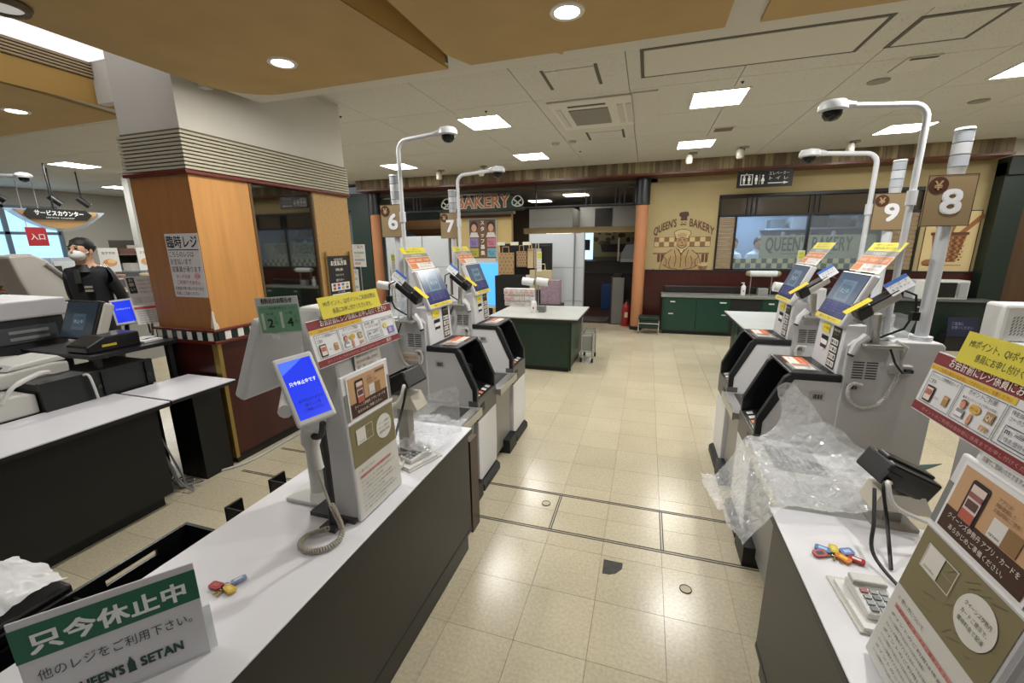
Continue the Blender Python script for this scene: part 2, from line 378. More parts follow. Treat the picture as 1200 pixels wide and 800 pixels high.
for j, y in enumerate((4.73, 6.71)):
    for i in range(-6, 3):
        x = .545+2.33*i
        if (i, j) in ((-2, 0), (2, 0), (2, 1), (-3, 0), (-3, 1)):
            lab = {(-2, 0): 'square ceiling lamp hidden behind the big left column', (2, 0): 'square ceiling lamp to the right, out of the picture', (2, 1): 'square ceiling lamp right of the dark doorway', (-3, 0): 'square ceiling lamp behind the column over the shop', (-3, 1): 'square ceiling lamp far behind the column'}[(i, j)]
        else: lab = LA.get((i, j), 'square ceiling lamp over the service counter, %s of the %s row' % (('nearest', 'second', 'third')[(-4-i) % 3], ('near', 'far')[j]))
        square_lamp(x, y, lab)
def downlight(x, y, lab, w=DOWN_W, z=ZS-.018):
    o = thing('downlight', lab, 'lamp', (x, y, z), 'round downlights in the tan soffit')
    MB().lathe([(.058, .0), (.058, -.003), (.052, -.004)], (x, y, z), 24).build('diffuser', M_LED, o)
    MB().lathe([(.058, .002), (.058, -.006), (.078, -.006), (.082, .001)], (x, y, z), 24).build('trim_ring', mat('#e4e0d6', .5), o, smooth=True)
    area(o, (x, y, z-.012), w, .1, 'DISK')
downlight(-2.05, 2.18, 'round downlight in the tan panel beside the left column')
downlight(-.41, 2.17, 'round downlight in the tan panel at the top of the picture above the aisle')
downlight(-4.61, 2.2, 'round downlight in the tan ceiling left of the column')
for x, y, l in ((1.22, 2.17, 'extra round downlight added above the right kiosk, out of the picture'), (2.9, 2.17, 'extra round downlight added beyond the right machines, out of the picture'), (-2.05, .45, 'extra round downlight added above the black register counter, out of the picture'), (-.41, .45, 'extra round downlight added above the photographer, out of the picture'), (1.22, .45, 'extra round downlight added above the lower right counter, out of the picture')): downlight(x, y, l, DOWN_W*(.3 if y < 1 else 1))  # unseen lamps continuing the grid, added to light the near counters
ring = thing('pendant_downlight', 'dark-rimmed round fitting at the top left corner', 'ceiling fitting', (-2.665, 1.31, ZS-.018))  # taken as a hanging downlight ring; its diffuser glows weakly
MB().lathe([(.085, 0), (.095, -.012), (.085, -.03), (.07, -.03), (.068, -.02)], (-2.665, 1.31, ZS-.018), 24).build('rim', mat('#5d5138', .5), ring, smooth=True)
MB().lathe([(.066, -.018), (.066, -.021)], (-2.665, 1.31, ZS-.018), 24).build('diffuser', mat('#d9d7d6', .6, emit=.25), ring)

# ---- ceiling fittings
def slot_panel(name, x0, y0, x1, y1, lab, sides=True, m=M_CEIL):
    o = thing(name, lab, 'ceiling panel', ((x0+x1)/2, (y0+y1)/2, ZC))
    MB().box(x0+.03, y0+.03, ZC-.006, x1-.03, y1-.03, ZC).build('panel', m, o)
    t = .025; q = [(x0, y0, x0+t, y1), (x1-t, y0, x1, y1)]
    if sides: q += [(x0+t, y0, x1-t, y0+t), (x0+t, y1-t, x1-t, y1)]
    for a, b, c, d in q: MB().box(a, b, ZC-.004, c, d, ZC).build('slot', mat('#57534a', .6), o)
    return o
slot_panel('inspection_panel', -.13, 3.41, 1.33, 3.96, 'long smooth ceiling panel with a dark slot all round', m=M_CW)
slot_panel('ceiling_diffuser', 1.49, 3.51, 1.95, 3.96, 'square ceiling air panel right of the long slotted panel')
slot_panel('ceiling_diffuser', -.88, 3.55, -.44, 3.98, 'square ceiling air panel in front of the air conditioner', sides=False)
slot_panel('ceiling_diffuser', -.80, 5.55, -.35, 5.95, 'square ceiling air panel behind the air conditioner', sides=False)
ac = thing('air_conditioner', 'ceiling air conditioner cassette with a grey intake grille', 'air conditioner', (-.6, 4.8, ZC))
MB().box(-1.0, 4.3, ZC-.022, -.22, 5.3, ZC).build('casing', mat('#d2cfc5', .6), ac, bevel=.012)
MB().box(-.83, 4.55, ZC-.03, -.45, 5.1, ZC-.02).build('intake_grille', mat('#86827a', .7), ac)
for x in (-.95, -.36, -.28): MB().box(x, 4.5, ZC-.028, x+.05, 5.15, ZC-.02).build('air_flap', mat('#c3c0b6', .6), ac)
MB().box(-.82, 4.42, ZC-.026, -.46, 4.46, ZC-.02).build('air_slot', mat('#4c4841', .6), ac)
MB().box(-.21, 4.28, ZC-.014, .01, 5.28, ZC).build('filler_panel', mat('#c8c5bb', .6), ac)
v = thing('ceiling_vent', 'small tilted square vent flap right of the long slotted panel', 'vent', (1.86, 4.33, ZC))
MB().box(1.75, 4.2, ZC-.012, 1.96, 4.5, ZC).build('frame', M_CW, v); MB().box(1.77, 4.21, ZC-.014, 1.94, 4.24, ZC-.011).build('gap', M_BLACK, v)
v = thing('ceiling_vent', 'small rectangular brown grille beyond the large square lamp', 'vent', (.78, 6.0, ZC))
MB().box(.66, 5.86, ZC-.008, .9, 6.06, ZC).build('frame', M_CW, v); MB().box(.68, 5.88, ZC-.012, .88, 6.04, ZC-.006).build('grille', mat('#6d6148', .6), v)
for x, y, l in ((1.78, 4.71, 'nearer small round cover in the ceiling'), (3.0, 5.69, 'farther small round cover in the ceiling')):
    MB().lathe([(.08, 0), (.078, -.008), (.06, -.012)], (x, y, ZC), 18).build('smoke_sensor_cover', mat('#8d897b', .7), label=l, cat='ceiling cover')
for k, (x, y) in enumerate(((-1.63, 4.35), (.68, 4.33), (-1.02, 6.6), (-3.1, 4.0))):
    MB().lathe([(.014, 0), (.010, -.008), (.004, -.016)], (x, y, ZC), 10).build('sprinkler_head', mat('#3a352c', .4, .6), label=('small dark sprinkler head near the left square lamp', 'small dark sprinkler head before the large square lamp', 'small dark sprinkler head near the lamp before the beam', 'small dark sprinkler head near the column')[k], cat='sprinkler')
for k, (x, y) in enumerate(((-.95, 5.75), (-.72, 5.72))):
    MB().lathe([(.05, 0), (.045, -.03), (.02, -.04)], (x-.3, y+.2, ZC), 12).build('smoke_detector', mat('#b9b4a8', .6), label=('round smoke detector left of the air panel behind the cassette', 'round smoke detector beside the other one behind the cassette')[k], cat='smoke detector')
SPL = ['bulb spotlight in front of the far aisle lamp', 'bulb spotlight right of the far aisle lamp', 'bulb spotlight above the left end of the wooden beam', 'bulb spotlight above the bakery letters', 'bulb spotlight above the toilet sign by the lane 8 camera']
for (x, y), l in zip(((.52, 7.3), (1.18, 7.13), (-3.67, 7.3), (-2.81, 7.2), (2.55, 7.27)), SPL):
    o = thing('spotlight', l, 'spotlight', (x, y, ZC), 'bulb spotlights before the beam')
    MB().lathe([(.06, 0), (.06, -.02)], (x+.05, y, ZC), 12).build('mount', mat('#8d887c', .5), o)
    MB().tube([(x+.05, y, ZC-.02), (x+.05, y, ZC-.05), (x, y, ZC-.06)], .008, 6).build('arm', mat('#6b665c', .4, .5), o)
    MB().lathe([(.035, -.03), (.05, -.06), (.05, -.13), (.04, -.155)], (x, y, ZC), 14).build('bulb', mat('#d8d2c2', .4), o, smooth=True)

# ---- big column on the left
CX0, CX1, CY0, CY1 = -3.42, -2.87, 2.13, 3.68
M_WOOD = mat('#bd8749', .42, noise=.10, scale=3.0, stretch=(9, 9, .7)); M_CORK = mat('#a9854f', .6, noise=.13, scale=40)
M_RED = mat('#3c140e', .28, noise=.22, scale=2.0, stretch=(5, 5, .5)); M_REDTRIM = mat('#5b1a12', .3)
column = MB().box(CX0, CY0, 2.33, CX1, CY1, ZC).build('wall_column', mat('#c2beb4', .85, noise=.03, scale=4), kind='structure')
MB().box(CX0+.03, CY0+.03, 0, CX1-.03, CY1-.03, 2.34).build('core', mat('#5c4a36', .8), column)
def rib_ring(k):
    z = 2.098+.0235*k; return MB().box(CX0-.018, CY0-.018, z, CX1+.018, CY1+.018, z+.015)
for k in range(10): rib_ring(k).build('rib', mat('#aba590', .7), column)
MB().box(CX0-.004, CY0-.004, 2.09, CX1+.004, CY1+.004, 2.34).build('rib_back', mat('#59543f', .8), column)
MB().box(CX0-.026, CY0-.026, 2.066, CX1+.026, CY1+.026, 2.092).build('trim_moulding', M_REDTRIM, column, bevel=.006)
MB().box(CX0, CY0, 1.03, CX1-.001, CY0+.02, 2.066).build('wood_panel', mat('#a06c3a', .42, noise=.10, scale=3.0, stretch=(9, 9, .7)), column)
MB().box(CX1-.02, CY0+.001, 1.03, CX1, 2.570, 2.066).build('wood_panel', M_WOOD, column)
MB().box(CX1-.04, 3.214, 1.03, CX1, CY1, 2.066).build('cork_panel', M_CORK, column)
MB().box(CX1-.02, 2.590, 1.03, CX1-.012, 3.196, 2.06).build('mirror', mat('#9a9a98', .03, 1.), column, label='mirror in the column side showing the bakery window')
for y in (2.570, 3.196): MB().box(CX1-.02, y, 1.03, CX1+.006, y+.02, 2.066).build('mirror_frame', mat('#5a4428', .4), column)
MB().box(CX0-.03, CY0-.03, 1.018, CX1+.03, CY1+.03, 1.036).build('trim_moulding', M_REDTRIM, column, bevel=.005)
MB().box(CX0-.03, CY0-.03, .932, CX1+.03, CY1+.03, .955).build('trim_moulding', M_REDTRIM, column, bevel=.005)
MB().box(CX0-.018, CY0-.018, .955, CX1+.018, CY1+.018, 1.018).build('band', mat('#151513', .4), column)
sq = [mat('#d9d6cc', .35), mat('#10241b', .35)]
wd = .05
for k in range(11):
    x = CX0+wd*k; MB().box(x+.002, CY0-.024, .957, x+wd-.002, CY0-.016, 1.016).build('band_tile', sq[k % 2], column)
for k in range(30):
    y = CY0+wd*k; MB().box(CX1+.016, y+.002, .957, CX1+.024, y+wd-.002, 1.016).build('band_tile', sq[(k+1) % 2], column)
MB().box(CX0, CY0, .07, CX1, CY1, .932).build('lower_panel', M_RED, column)
MB().box(CX0+.01, CY0+.01, 0, CX1-.01, CY1-.01, .07).build('plinth', mat('#120f0e', .5), column)
co = MB(); co.box(CX1-.045, CY0-.008, .05, CX1+.008, CY0, .932); co.box(CX1, CY0, .05, CX1+.008, CY0+.02, .932)
co.build('corner_guard', mat('#9c8245', .35, .55), column)
cz = [(CX1+.002, CY0-.002, 1.036), (CX1+.002, CY0+.035, 1.036), (CX1+.002, CY0+.03, 1.07), (CX1+.002, CY0+.016, 1.09), (CX1+.002, CY0+.012, 1.16), (CX1+.002, CY0-.002, 1.17), (CX1-.03, CY0-.002, 1.045)]
MB().add([(x+.003, y-.003, z) for x, y, z in cz], [(0, 1, 2, 3, 4, 5), (0, 5, 6)]).build('chipped_plaster', mat('#cfc9ba', .9, noise=.1, scale=60), column)

# ---- back wall on the right half
YB = 8.25
wall = MB().box(-.06, YB, 0, 1.128, YB+.12, ZC)
wall.box(1.128, YB, 2.33, 3.95, YB+.12, ZC); wall.box(1.128, YB, 0, 3.95, YB+.12, 1.10); wall.box(3.95, YB, 0, 4.72, YB+.12, ZC)
CREAM = mat('#a6966c', .8, noise=.05, scale=2.5)
wb = wall.build('wall_back', CREAM, kind='structure')
MB().box(-.06, YB-.03, 0, 4.72, YB, 1.08).build('dado_panel', M_RED, wb)
MB().box(-.06, YB-.045, 1.08, 4.72, YB, 1.105).build('dado_rail', mat('#1b1513', .5), wb)
# dark frame, transom and slats of the bakery window
win = MB()
MF = mat('#12130f', .4)
for x0, z0, x1, z1 in ((1.12, 2.31, 3.96, 2.36), (1.12, 1.995, 3.96, 2.03), (1.12, 1.10, 1.15, 2.33), (1.395, 1.105, 1.425, 2.0), (3.58, 1.105, 3.61, 2.0), (3.93, 1.10, 3.96, 2.33), (1.15, 1.10, 3.95, 1.125),
                       (2.47, 1.12, 2.505, 2.0)): win.box(x0, YB-.025, z0, x1, YB+.05, z1)
wn = win.build('window_1', MF, kind='structure')
for x in (1.55, 1.62, 1.69, 2.46, 2.53, 2.60, 3.30, 3.37, 3.44): MB().box(x, YB-.01, 2.03, x+.018, YB+.01, 2.31).build('transom_bar', MF, wn)
MB().box(1.15, YB+.02, 2.03, 3.93, YB+.03, 2.31).build('transom_pane', mat('#4a4236', .15), wn)
M_SLAT = mat('#8a7658', .6, noise=.22, scale=6, stretch=(1, 1, 8))
for x0, x1 in ((1.152, 1.393), (3.612, 3.928)):
    for k in range(13): MB().box(x0, YB-.012+.003*((k*7) % 3), 1.128+.0665*k, x1, YB+.02, 1.128+.0665*k+.062).build('slat', M_SLAT, wn)
GLASS = clear_mat('window_glass', (.93, .97, 1.0), .93, .02)
for x0, x1 in ((1.425, 2.47), (2.505, 3.58)): MB().box(x0, YB+.005, 1.125, x1, YB+.011, 1.995).build('pane', GLASS, wn)
# kitchen behind the window
kit = MB(); kit.box(.9, 10.2, 0, 4.4, 10.3, 2.9); kit.box(.9, 8.38, 0, 1.0, 10.2, 2.9); kit.box(4.3, 8.38, 0, 4.4, 10.2, 2.9); kit.box(.9, 8.38, 2.45, 4.4, 10.2, 2.5)
kit.build('wall_kitchen', mat('#8fa3b8', .5), kind='structure')
MB().box(.9, 8.37, 0, 4.4, 10.2, .02).build('floor_kitchen', mat('#4c5054', .5), kind='structure')
kl = thing('kitchen_lamp', 'cold white tube lamp inside the bakery kitchen', 'lamp', (1.9, 9.3, 2.44))
MB().box(1.3, 9.2, 2.41, 2.6, 9.34, 2.45).build('diffuser', mat('#dfeeff', .5, emit=4), kl)
kk = area(kl, (1.9, 9.27, 2.4), 16, .6); kk.data.color = (.72, .86, 1)

# ---- wooden beam in front of the back wall
BY = 7.82
beam = MB().box(-5.85, BY+.02, 2.69, 4.62, YB+.1, ZC+.01).build('ceiling_beam', mat('#3b2f22', .7), kind='structure')
pl = [MB(), MB(), MB()]
xx = -5.85
while xx < 4.6:
    wdt = random.choice((.045, .06, .075, .09)); k = random.randrange(3); pl[k].box(xx+.002, BY-random.uniform(0, .008), 2.715, min(4.62, xx+wdt)-.002, BY+.02, ZC); xx += wdt
for k, c in enumerate(('#74644a', '#5f513b', '#877858')): pl[k].build('plank_facing', mat(c, .65, noise=.2, scale=5, stretch=(3, 3, .6)), beam, kind='stuff')
MB().box(-5.86, BY-.02, 2.685, 4.63, YB, 2.715).build('trim_board', mat('#5e2a1a', .4), beam)
# pillars
for k, x in enumerate((-.135, -5.65)):
    o = MB().cyl((x, 8.12, .06), (x, 8.12, 2.24), .105, n=20).build('column_round', mat('#b07850', .55), kind='structure', smooth=True)
    MB().cyl((x, 8.12, 2.24), (x, 8.12, 2.69), .13, .125, n=20).build('capital', mat('#15171a', .4), o, smooth=True)
    MB().cyl((x, 8.12, 0), (x, 8.12, .07), .115, n=20).build('base_ring', mat('#17140f', .4), o, smooth=True)
# dark frame and panels right of the wall
wr = MB().box(4.72, 8.05, 0, 5.0, 8.37, 2.62).build('wall_right', mat('#0e2018', .5), kind='structure')
MB().box(5.0, 8.1, 0, 5.45, 8.3, 2.45).build('door_1', mat('#4a341f', .5, noise=.1, scale=3, stretch=(6, 6, .6)), kind='structure')
MB().box(5.45, 8.0, 0, 6.6, 8.37, 2.62).build('wall_right_outer', mat('#0f1d17', .5), kind='structure')
MB().box(4.72, 8.0, 2.45, 6.6, 8.37, 2.69).build('trim_2', mat('#0e1c16', .5), kind='structure')
MB().box(4.62, 7.95, 2.69, 8, 8.4, ZC+.01).build('trim_3', mat('#b0aa9c', .8), kind='structure')
MB().box(6.5, -3, 0, 6.6, 8.3, ZC).build('wall_side_right', mat('#b9b2a0', .8), kind='structure')
# left of the left pillar: dark green shop front
wl = MB(); wl.box(-6.25, 8.1, 0, -5.78, 8.37, 2.69); wl.box(-8.5, 8.1, 2.35, -6.25, 8.37, 2.69); wl.box(-8.5, 8.1, 0, -7.9, 8.37, 2.35)
wl = wl.build('wall_shopfront', mat('#132821', .5), kind='structure')
MB().box(-7.9, 8.3, .1, -6.25, 8.31, 2.35).build('pane', GLASS, wl)
MB().box(-9, 11.0, 0, -5.3, 11.1, 2.9).build('wall_shopfront_back', mat('#75878a', .6), kind='structure')
# ================================================================ CHECKOUT COUNTERS
M_PANEL = mat('#1d1c19', .4, noise=.06, scale=2); M_TOP = mat('#d6d6da', .32, noise=.02, scale=3); M_EDGE = mat('#1a1a1a', .4)
def counter(name, label, x0, x1, y0, y1, face, panel=M_PANEL):
    o = thing(name, label, 'counter', ((x0+x1)/2, (y0+y1)/2, 0))
    a, b = (x0+.02, x1-.018) if face > 0 else (x0+.018, x1-.02)
    MB().box(a, y0+.02, .13, b, y1-.012, .675).build('body', panel, o)
    MB().box(a+.02, y0+.05, 0, b-.018, y1-.02, .13).build('toe_kick', mat('#0d0f12', .35), o)
    MB().box(a-.002, y0+.03, .115, b+.002, y1-.01, .135).build('skirting', mat('#15171b', .4), o)
    MB().box(x0, y0, .672, x1, y1, .694).build('worktop_edge', M_EDGE, o)
    MB().box(x0+.001, y0+.001, .694, x1-.001, y1-.001, .70).build('worktop', M_TOP, o, bevel=.002)
    return o
counter('checkout_counter', 'dark checkout counter with a white top carrying the green closed-lane sign', -1.30, -.793, -1.2, 1.806, 1)
counter('checkout_counter', 'grey-brown checkout counter with a white top at the lower right', .453, 1.02, -1.2, 1.5, -1, mat('#35332d', .42, noise=.06, scale=2))
# black post beside the far end of the left counter
MB().box(-.875, 1.915, .0, -.855, 2.015, .56).build('bumper_panel', mat('#3a261b', .4), label='brown upright bumper board at the far end of the left counter', cat='bumper board')

CLEARP = clear_mat('clear_plastic', (.9, .92, .93), .72, .1)
M_MACH = mat('#d4d4d6', .38); M_MSIDE = mat('#c3c3c4', .42); M_BLK = mat('#17181b', .38); M_SLATE = mat('#5a5854', .45)
def self_checkout(s, Xf, Y0, label, shelf=.47):
    o = thing('self_checkout', label, 'checkout machine', (Xf+s*.3, Y0+.17, 0), 'self-checkout machines along the aisle')
    P = lambda d, v, z: (Xf+s*d, Y0+v, z)
    def bx(name, d0, v0, z0, d1, v1, z1, m, par=o, bevel=0., label=None):
        a, b = sorted((Xf+s*d0, Xf+s*d1)); return MB().box(a, Y0+v0, z0, b, Y0+v1, z1).build(name, m, par, bevel=bevel, label=label)
    def pr(name, poly, v0, v1, m, par=o, bevel=0.): return MB().prism([(Xf+s*d, z) for d, z in poly], Y0+v0, Y0+v1, 'y').build(name, m, par, bevel=bevel)
    def fr(d, v, z, nrm='front', tilt=0.):
        if nrm == 'front': return frame(P(d, v, z), (0, -s, 0), (s*math.sin(tilt), 0, math.cos(tilt)))
        return frame(P(d, v, z), (1, 0, 0), (0, 0, 1))                      # near side, facing -Y
    # lower cabinet and foot
    pr('foot', [(-.03, 0), (-.03, .04), (-.01, .058), (.62, .055), (.62, 0)], .02, .33, mat('#101113', .5))
    pr('lower_cabinet', [(.0, .06), (-.004, .20), (-.004, .495), (.33, .495), (.33, .06)], .01, .345, M_MACH, bevel=.006)
    dr = bx('cash_drawer', -.006, .004, .497, .06, .346, .632, M_SLATE, bevel=.004)
    bx('slot', -.009, .05, .545, .0, .115, .595, mat('#0b0b0c', .5), dr)
    # cash module: black cheeks with white panels
    outer = [(-.002, .632), (-.002, .715), (.10, .945), (.128, .968), (.335, .968), (.335, .938), (.142, .938), (.03, .70), (.03, .632)]
    for v0, v1 in ((0, .035), (.315, .35)): pr('black_cheek', outer, v0, v1, M_BLK, bevel=.005)
    pr('side_panel', [(.028, .50), (.028, .702), (.14, .942), (.34, .942), (.34, .50)], .006, .03, M_MACH)
    pr('side_panel', [(.028, .50), (.028, .702), (.14, .942), (.34, .942), (.34, .50)], .32, .344, M_MACH)
    pr('cash_recess', [(.055, .60), (.055, .648), (.15, .675), (.19, .76), (.235, .94), (.335, .94), (.335, .60)], .034, .316, mat('#111214', .35))
    for v0, v1 in ((.0305, .037), (.313, .3195)): pr('black_lining', [(.004, .632), (.004, .712), (.104, .94), (.13, .962), (.335, .962), (.335, .60), (.055, .60)], v0, v1, mat('#111214', .35))
    pr('coin_tray', [(.004, .632), (.004, .640), (.055, .652), (.055, .632)], .04, .31, mat('#2a2b2d', .3))
    for k in range(4):
        f = frame(P(.028, .075+.062*k, .649), (0, -s, 0), (s*.97, 0, .24))
        sheet('tray_label', f, .036, .03, .001, mat(('#e8e4de', '#e2865a', '#e8e4de', '#cfcfd0')[k], .5), o)
    bx('coin_chute', .12, .12, .70, .20, .20, .76, mat('#1d1f22', .3)); bx('note_slot', .15, .22, .74, .22, .30, .79, mat('#23252a', .3))
    top = bx('top_shelf', .12, .0, .962, .335, .35, .975, M_BLK, bevel=.005)
    for k in range(5): bx('ridge', .285+.009*k, .03, .975, .289+.009*k, .16, .978, mat('#25262a', .4), top)
    w = frame(P(.21, .24, .9765), (0, -s, 0), (s, 0, 0)); lf = sheet('leaflet', w, .15, .10, .0015, mat('#d9692a', .5), top)
    Print().rect(-.07, -.045, .07, .0, '#e9e2d6', 1).text('レシートをお取りください', 0, .018, .014, '#f4ead8', 2, w=.13).text('ご利用ありがとうございます', 0, -.028, .012, '#5a3a28', 2, w=.12).build(lf, w)
    pk = sheet('clear_packet', frame(P(.20, .10, .981), (0, -s, 0), (s, .2*s, .0)), .12, .12, .008, CLEARP, top); Print(.0008).rect(-.05, -.045, .05, .045, '#c9c6c2', 1).rect(-.045, -.04, .0, .035, '#9a7a6a', 2).text('ご案内', .022, .012, .016, '#55504c', 2, w=.035).build(pk, WM[pk.name])
    # main cabinet
    pr('main_cabinet', [(.335, .055), (.335, 1.12), (.36, 1.15), (.68, 1.15), (.695, 1.135), (.695, .055)], .0, .345, M_MSIDE, bevel=.006)
    # payment panel with slots
    pan = pr('payment_panel', [(.31, .972), (.325, 1.215), (.40, 1.215), (.40, .972)], .015, .335, M_MACH, bevel=.005)
    w = fr(.3155, .175, 1.09, tilt=.06); p = Print()
    p.rect(-.155, -.118, -.04, .118, mat('#d9d9db', .4), 1)
    def L(x): return x
    def rc(x0, y0, x1, y1, c, l): p.rect(min(L(x0), L(x1)), y0, max(L(x0), L(x1)), y1, c, l)
    p.v = []; p.f = []; p.m = []
    rc(-.10, .05, -.005, .095, '#e0cf36', 2); p.text('カード挿入口', L(-.045), .066, .017, '#3a3410', 3, w=.07)
    rc(-.085, .012, -.005, .035, '#0d0d0e', 2); p.poly([(L(-.085), .012), (L(-.005), .012), (L(-.012), -.02), (L(-.045), -.045), (L(-.078), -.02)][::-1], '#e9e9ea', 2); rc(-.08, -.012, -.01, -.03, '#2a2a2c', 3)
    rc(.035, -.105, .125, .10, '#1a1917', 2)
    p.text('お支払い方法', L(.08), .078, .013, '#efe9df', 3, w=.07); p.text('クレジット', L(.08), .06, .011, '#c9a25c', 3, w=.05)
    for r in range(4):
        rc(.042, -.095+.036*r, .118, -.068+.036*r, '#e7e4de', 3)
        for c in range(3): rc(.047+.024*c, -.09+.036*r, .064+.024*c, -.073+.036*r, ('#9a948c', '#6f7680', '#b5aa94', '#4a4a4d')[(r+c) % 4], 4)
    p.build(pan, w)
    # monitor
    t = math.radians(22); w = fr(.30+.11*math.sin(t)*1.0, .175, 1.325, tilt=t)
    mon = sheet('monitor', w, .318, .262, .035, M_MACH, o, bevel=.008)
    sh = sheet('display', w @ Matrix.Translation((0, .012, .001)), .296, .222, .002, mat('#1b2230', .12, emit=.0), mon)
    p = Print(.0008); SB = mat('#4b5a70', .2, emit=.22); SB2 = mat('#64798f', .2, emit=.28); SB3 = mat('#2a2f58', .2, emit=.3)
    p.rect(-.145, -.106, .145, .108, SB, 1); p.rect(-.145, -.106, .145, -.036, SB3, 2); p.rect(-.075, -.03, .075, .075, SB2, 2); p.rect(-.055, -.02, .055, .052, mat('#4a6074', .2, emit=.28), 3)
    p.text('しばらくお待ちください', 0, .056, .014, mat('#20304a', .3), 4, w=.11); p.text('休止中', 0, .01, .03, mat('#8ea6b6', .3, emit=.3), 4)
    for k in range(4): p.text('他のレジをご利用ください', 0, -.05-.013*k, .010, mat('#565c98', .3, emit=.4), 4, w=.2)
    p.build(sh, w @ Matrix.Translation((0, .012, .001)), 'screen_image')
    p = Print(.0008); p.rect(-.15, -.122, .15, -.102, '#e3cf3c', 2); p.text('画面にタッチして始めてください', 0, -.117, .013, '#423a12', 3, w=.2); p.build(mon, w, 'yellow_strip')
    bx('monitor_neck', .42, .10, 1.14, .52, .25, 1.30, M_MACH, bevel=.01)
    # header card
    t2 = math.radians(33); w = fr(.458, .18, 1.515, tilt=t2); hd = sheet('header_card', w, .30, .16, .003, mat('#e6e4df', .5), o)
    p = Print(.0008); p.rect(-.15, .035, .15, .08, '#ddd12b', 1); p.text('MIポイント、QIポイント\nは係員へお申し付けください', 0, .062, .016, '#3b3a14', 2, w=.2)
    p.rect(-.15, .008, .15, .035, '#8a8781', 1); p.text('お支払方法', 0, .014, .016, '#efeee9', 2, w=.12)
    p.rect(-.145, -.035, .145, .005, '#c97a45', 1)
    for k in range(3): p.text('お会計', -.095+.095*k, -.022, .018, '#f3e7d5', 2, w=.07)
    p.rect(-.145, -.075, -.06, -.038, '#cf8048', 1); p.text('クレジットカード専用', .045, -.05, .014, '#3a2f28', 2, w=.15); p.text('現金はご利用いただけません', .045, -.07, .014, '#b34b35', 2, w=.15); p.build(hd, w)
    # handheld scanner in its holder on the near side
    a = Vector(P(.33, -.075, 1.285)); b = Vector(P(.46, -.06, 1.375)); dirv = (b-a).normalized()
    w = frame((a+b)/2, dirv, (0, -.3, 1)); sc = MB()
    scn = thing('x', None, None); bpy.data.objects.remove(scn)
    body = MB().obox(w, .155, .045, .042).build('scanner', mat('#b4b2ac', .35), o, w=w, bevel=.010)
    MB().obox(w @ Matrix.Translation((.0, .024, 0)), .15, .012, .036).build('scanner_top', M_BLK, body, bevel=.004)
    MB().obox(w @ Matrix.Translation((-.072, .008, -.004)), .062, .066, .058).build('scanner_head', M_BLK, body, bevel=.01)
    MB().obox(w @ Matrix.Translation((.015, .0, -.025)), .13, .04, .018).build('scanner_grip', M_BLK, body, bevel=.008)
    y_ = w @ Matrix.Translation((-.06, .052, .01)) @ Matrix.Rotation(math.radians(-12), 4, 'Y'); st = sheet('yellow_sticker', frame(y_.translation+Vector((-s*.03, -.02, -.012)), dirv*s, (0, .8, .5)), .11, .024, .002, mat('#ddc83a', .5), body)
    bw = frame(Vector(P(.445, -.08, 1.41)), dirv*s, (0, .3, 1)); pt = sheet('paper_tag', bw, .09, .06, .002, mat('#e4e5e8', .5), body)
    Print(.0008).rect(-.045, .015, .045, .03, '#3f6fc0', 1).text('バーコード\nをスキャン', 0, .002, .013, '#42454c', 2, w=.07).build(pt, bw)
    MB().tube([P(.40, -.05, 1.28), P(.41, -.04, 1.2), P(.42, -.03, 1.14)], [.018, .016, .02], 8).build('scanner_post', M_STEEL, o, smooth=True)
    bx('post_plate', .36, -.10, 1.135, .50, .03, 1.15, M_STEEL, bevel=.005)
    MB().tube([P(.46, -.08, 1.39), P(.50, -.10, 1.37), P(.51, -.10, 1.30), P(.50, -.06, 1.22), P(.44, -.02, 1.17)], .005, 6).build('scanner_cable', M_BLACK, o, smooth=True)
    bx('cable_clip', .495, -.115, 1.265, .52, -.085, 1.30, M_BLACK)
    # near-side fittings
    fq = fr(.5, -.002, 1.0, 'side'); sx = s
    vent = Print(.0004)
    for c in range(2):
        for k in range(7): x = sx*(-.135+.052*c); vent.rect(min(x, x+sx*.044), .042-.0125*k, max(x, x+sx*.044), .048-.0125*k, '#3c3a37', 1)
    vent.build(o, fq, 'vent_slots')
    for (d, z) in ((.375, .925), (.245, .862)):
        bl = Print(.0006); bl.rect(-.03, -.018, .03, .018, '#b9b7b3', 1)
        for k in range(9): bl.rect(-.02+.0045*k, -.012, -.018+.0045*k+.0012*(k % 3), .012, '#2b2a29', 2)
        bl.build(o, fr(d, -.001, z, 'side'), 'barcode_label')
    ob = bx('outlet_box', .50, -.02, 1.005, .585, 0, 1.045, mat('#bdbbb6', .4), bevel=.004); bx('plug', .55, -.045, 1.018, .575, -.02, 1.032, M_BLACK, ob)
    MB().tube([P(.562, -.045, 1.025), P(.53, -.055, 1.02), P(.50, -.05, 1.06), P(.47, -.04, 1.14)], .0045, 6).build('black_cable', M_BLACK, o, smooth=True)
    ctrl = [(.52, 1.135), (.535, 1.06), (.525, .97), (.495, .88), (.455, .84), (.405, .835), (.365, .87), (.355, .92), (.37, .945), (.41, .94)]
    coil([P(d, -.022, z) for d, z in ctrl], .0062, 0, .0034).build('coil_cord', mat('#c9c8c3', .4), o, smooth=True)
    MB().tube([P(.475, -.02, 1.12), P(.50, -.03, 1.16), P(.545, -.03, 1.13), P(.54, -.02, 1.07)], .005, 6).build('hook', mat('#c9c8c3', .4), o, smooth=True)
    hs = MB().tube([P(.385, -.035, 1.175), P(.35, -.04, 1.14), P(.335, -.04, 1.09)], [.02, .017, .014], 8).build('handset', mat('#d8d8da', .35), o, smooth=True)
    MB().cyl(P(.335, -.04, 1.092), P(.332, -.04, 1.082), .014, n=8).build('handset_tip', M_BLACK, hs)
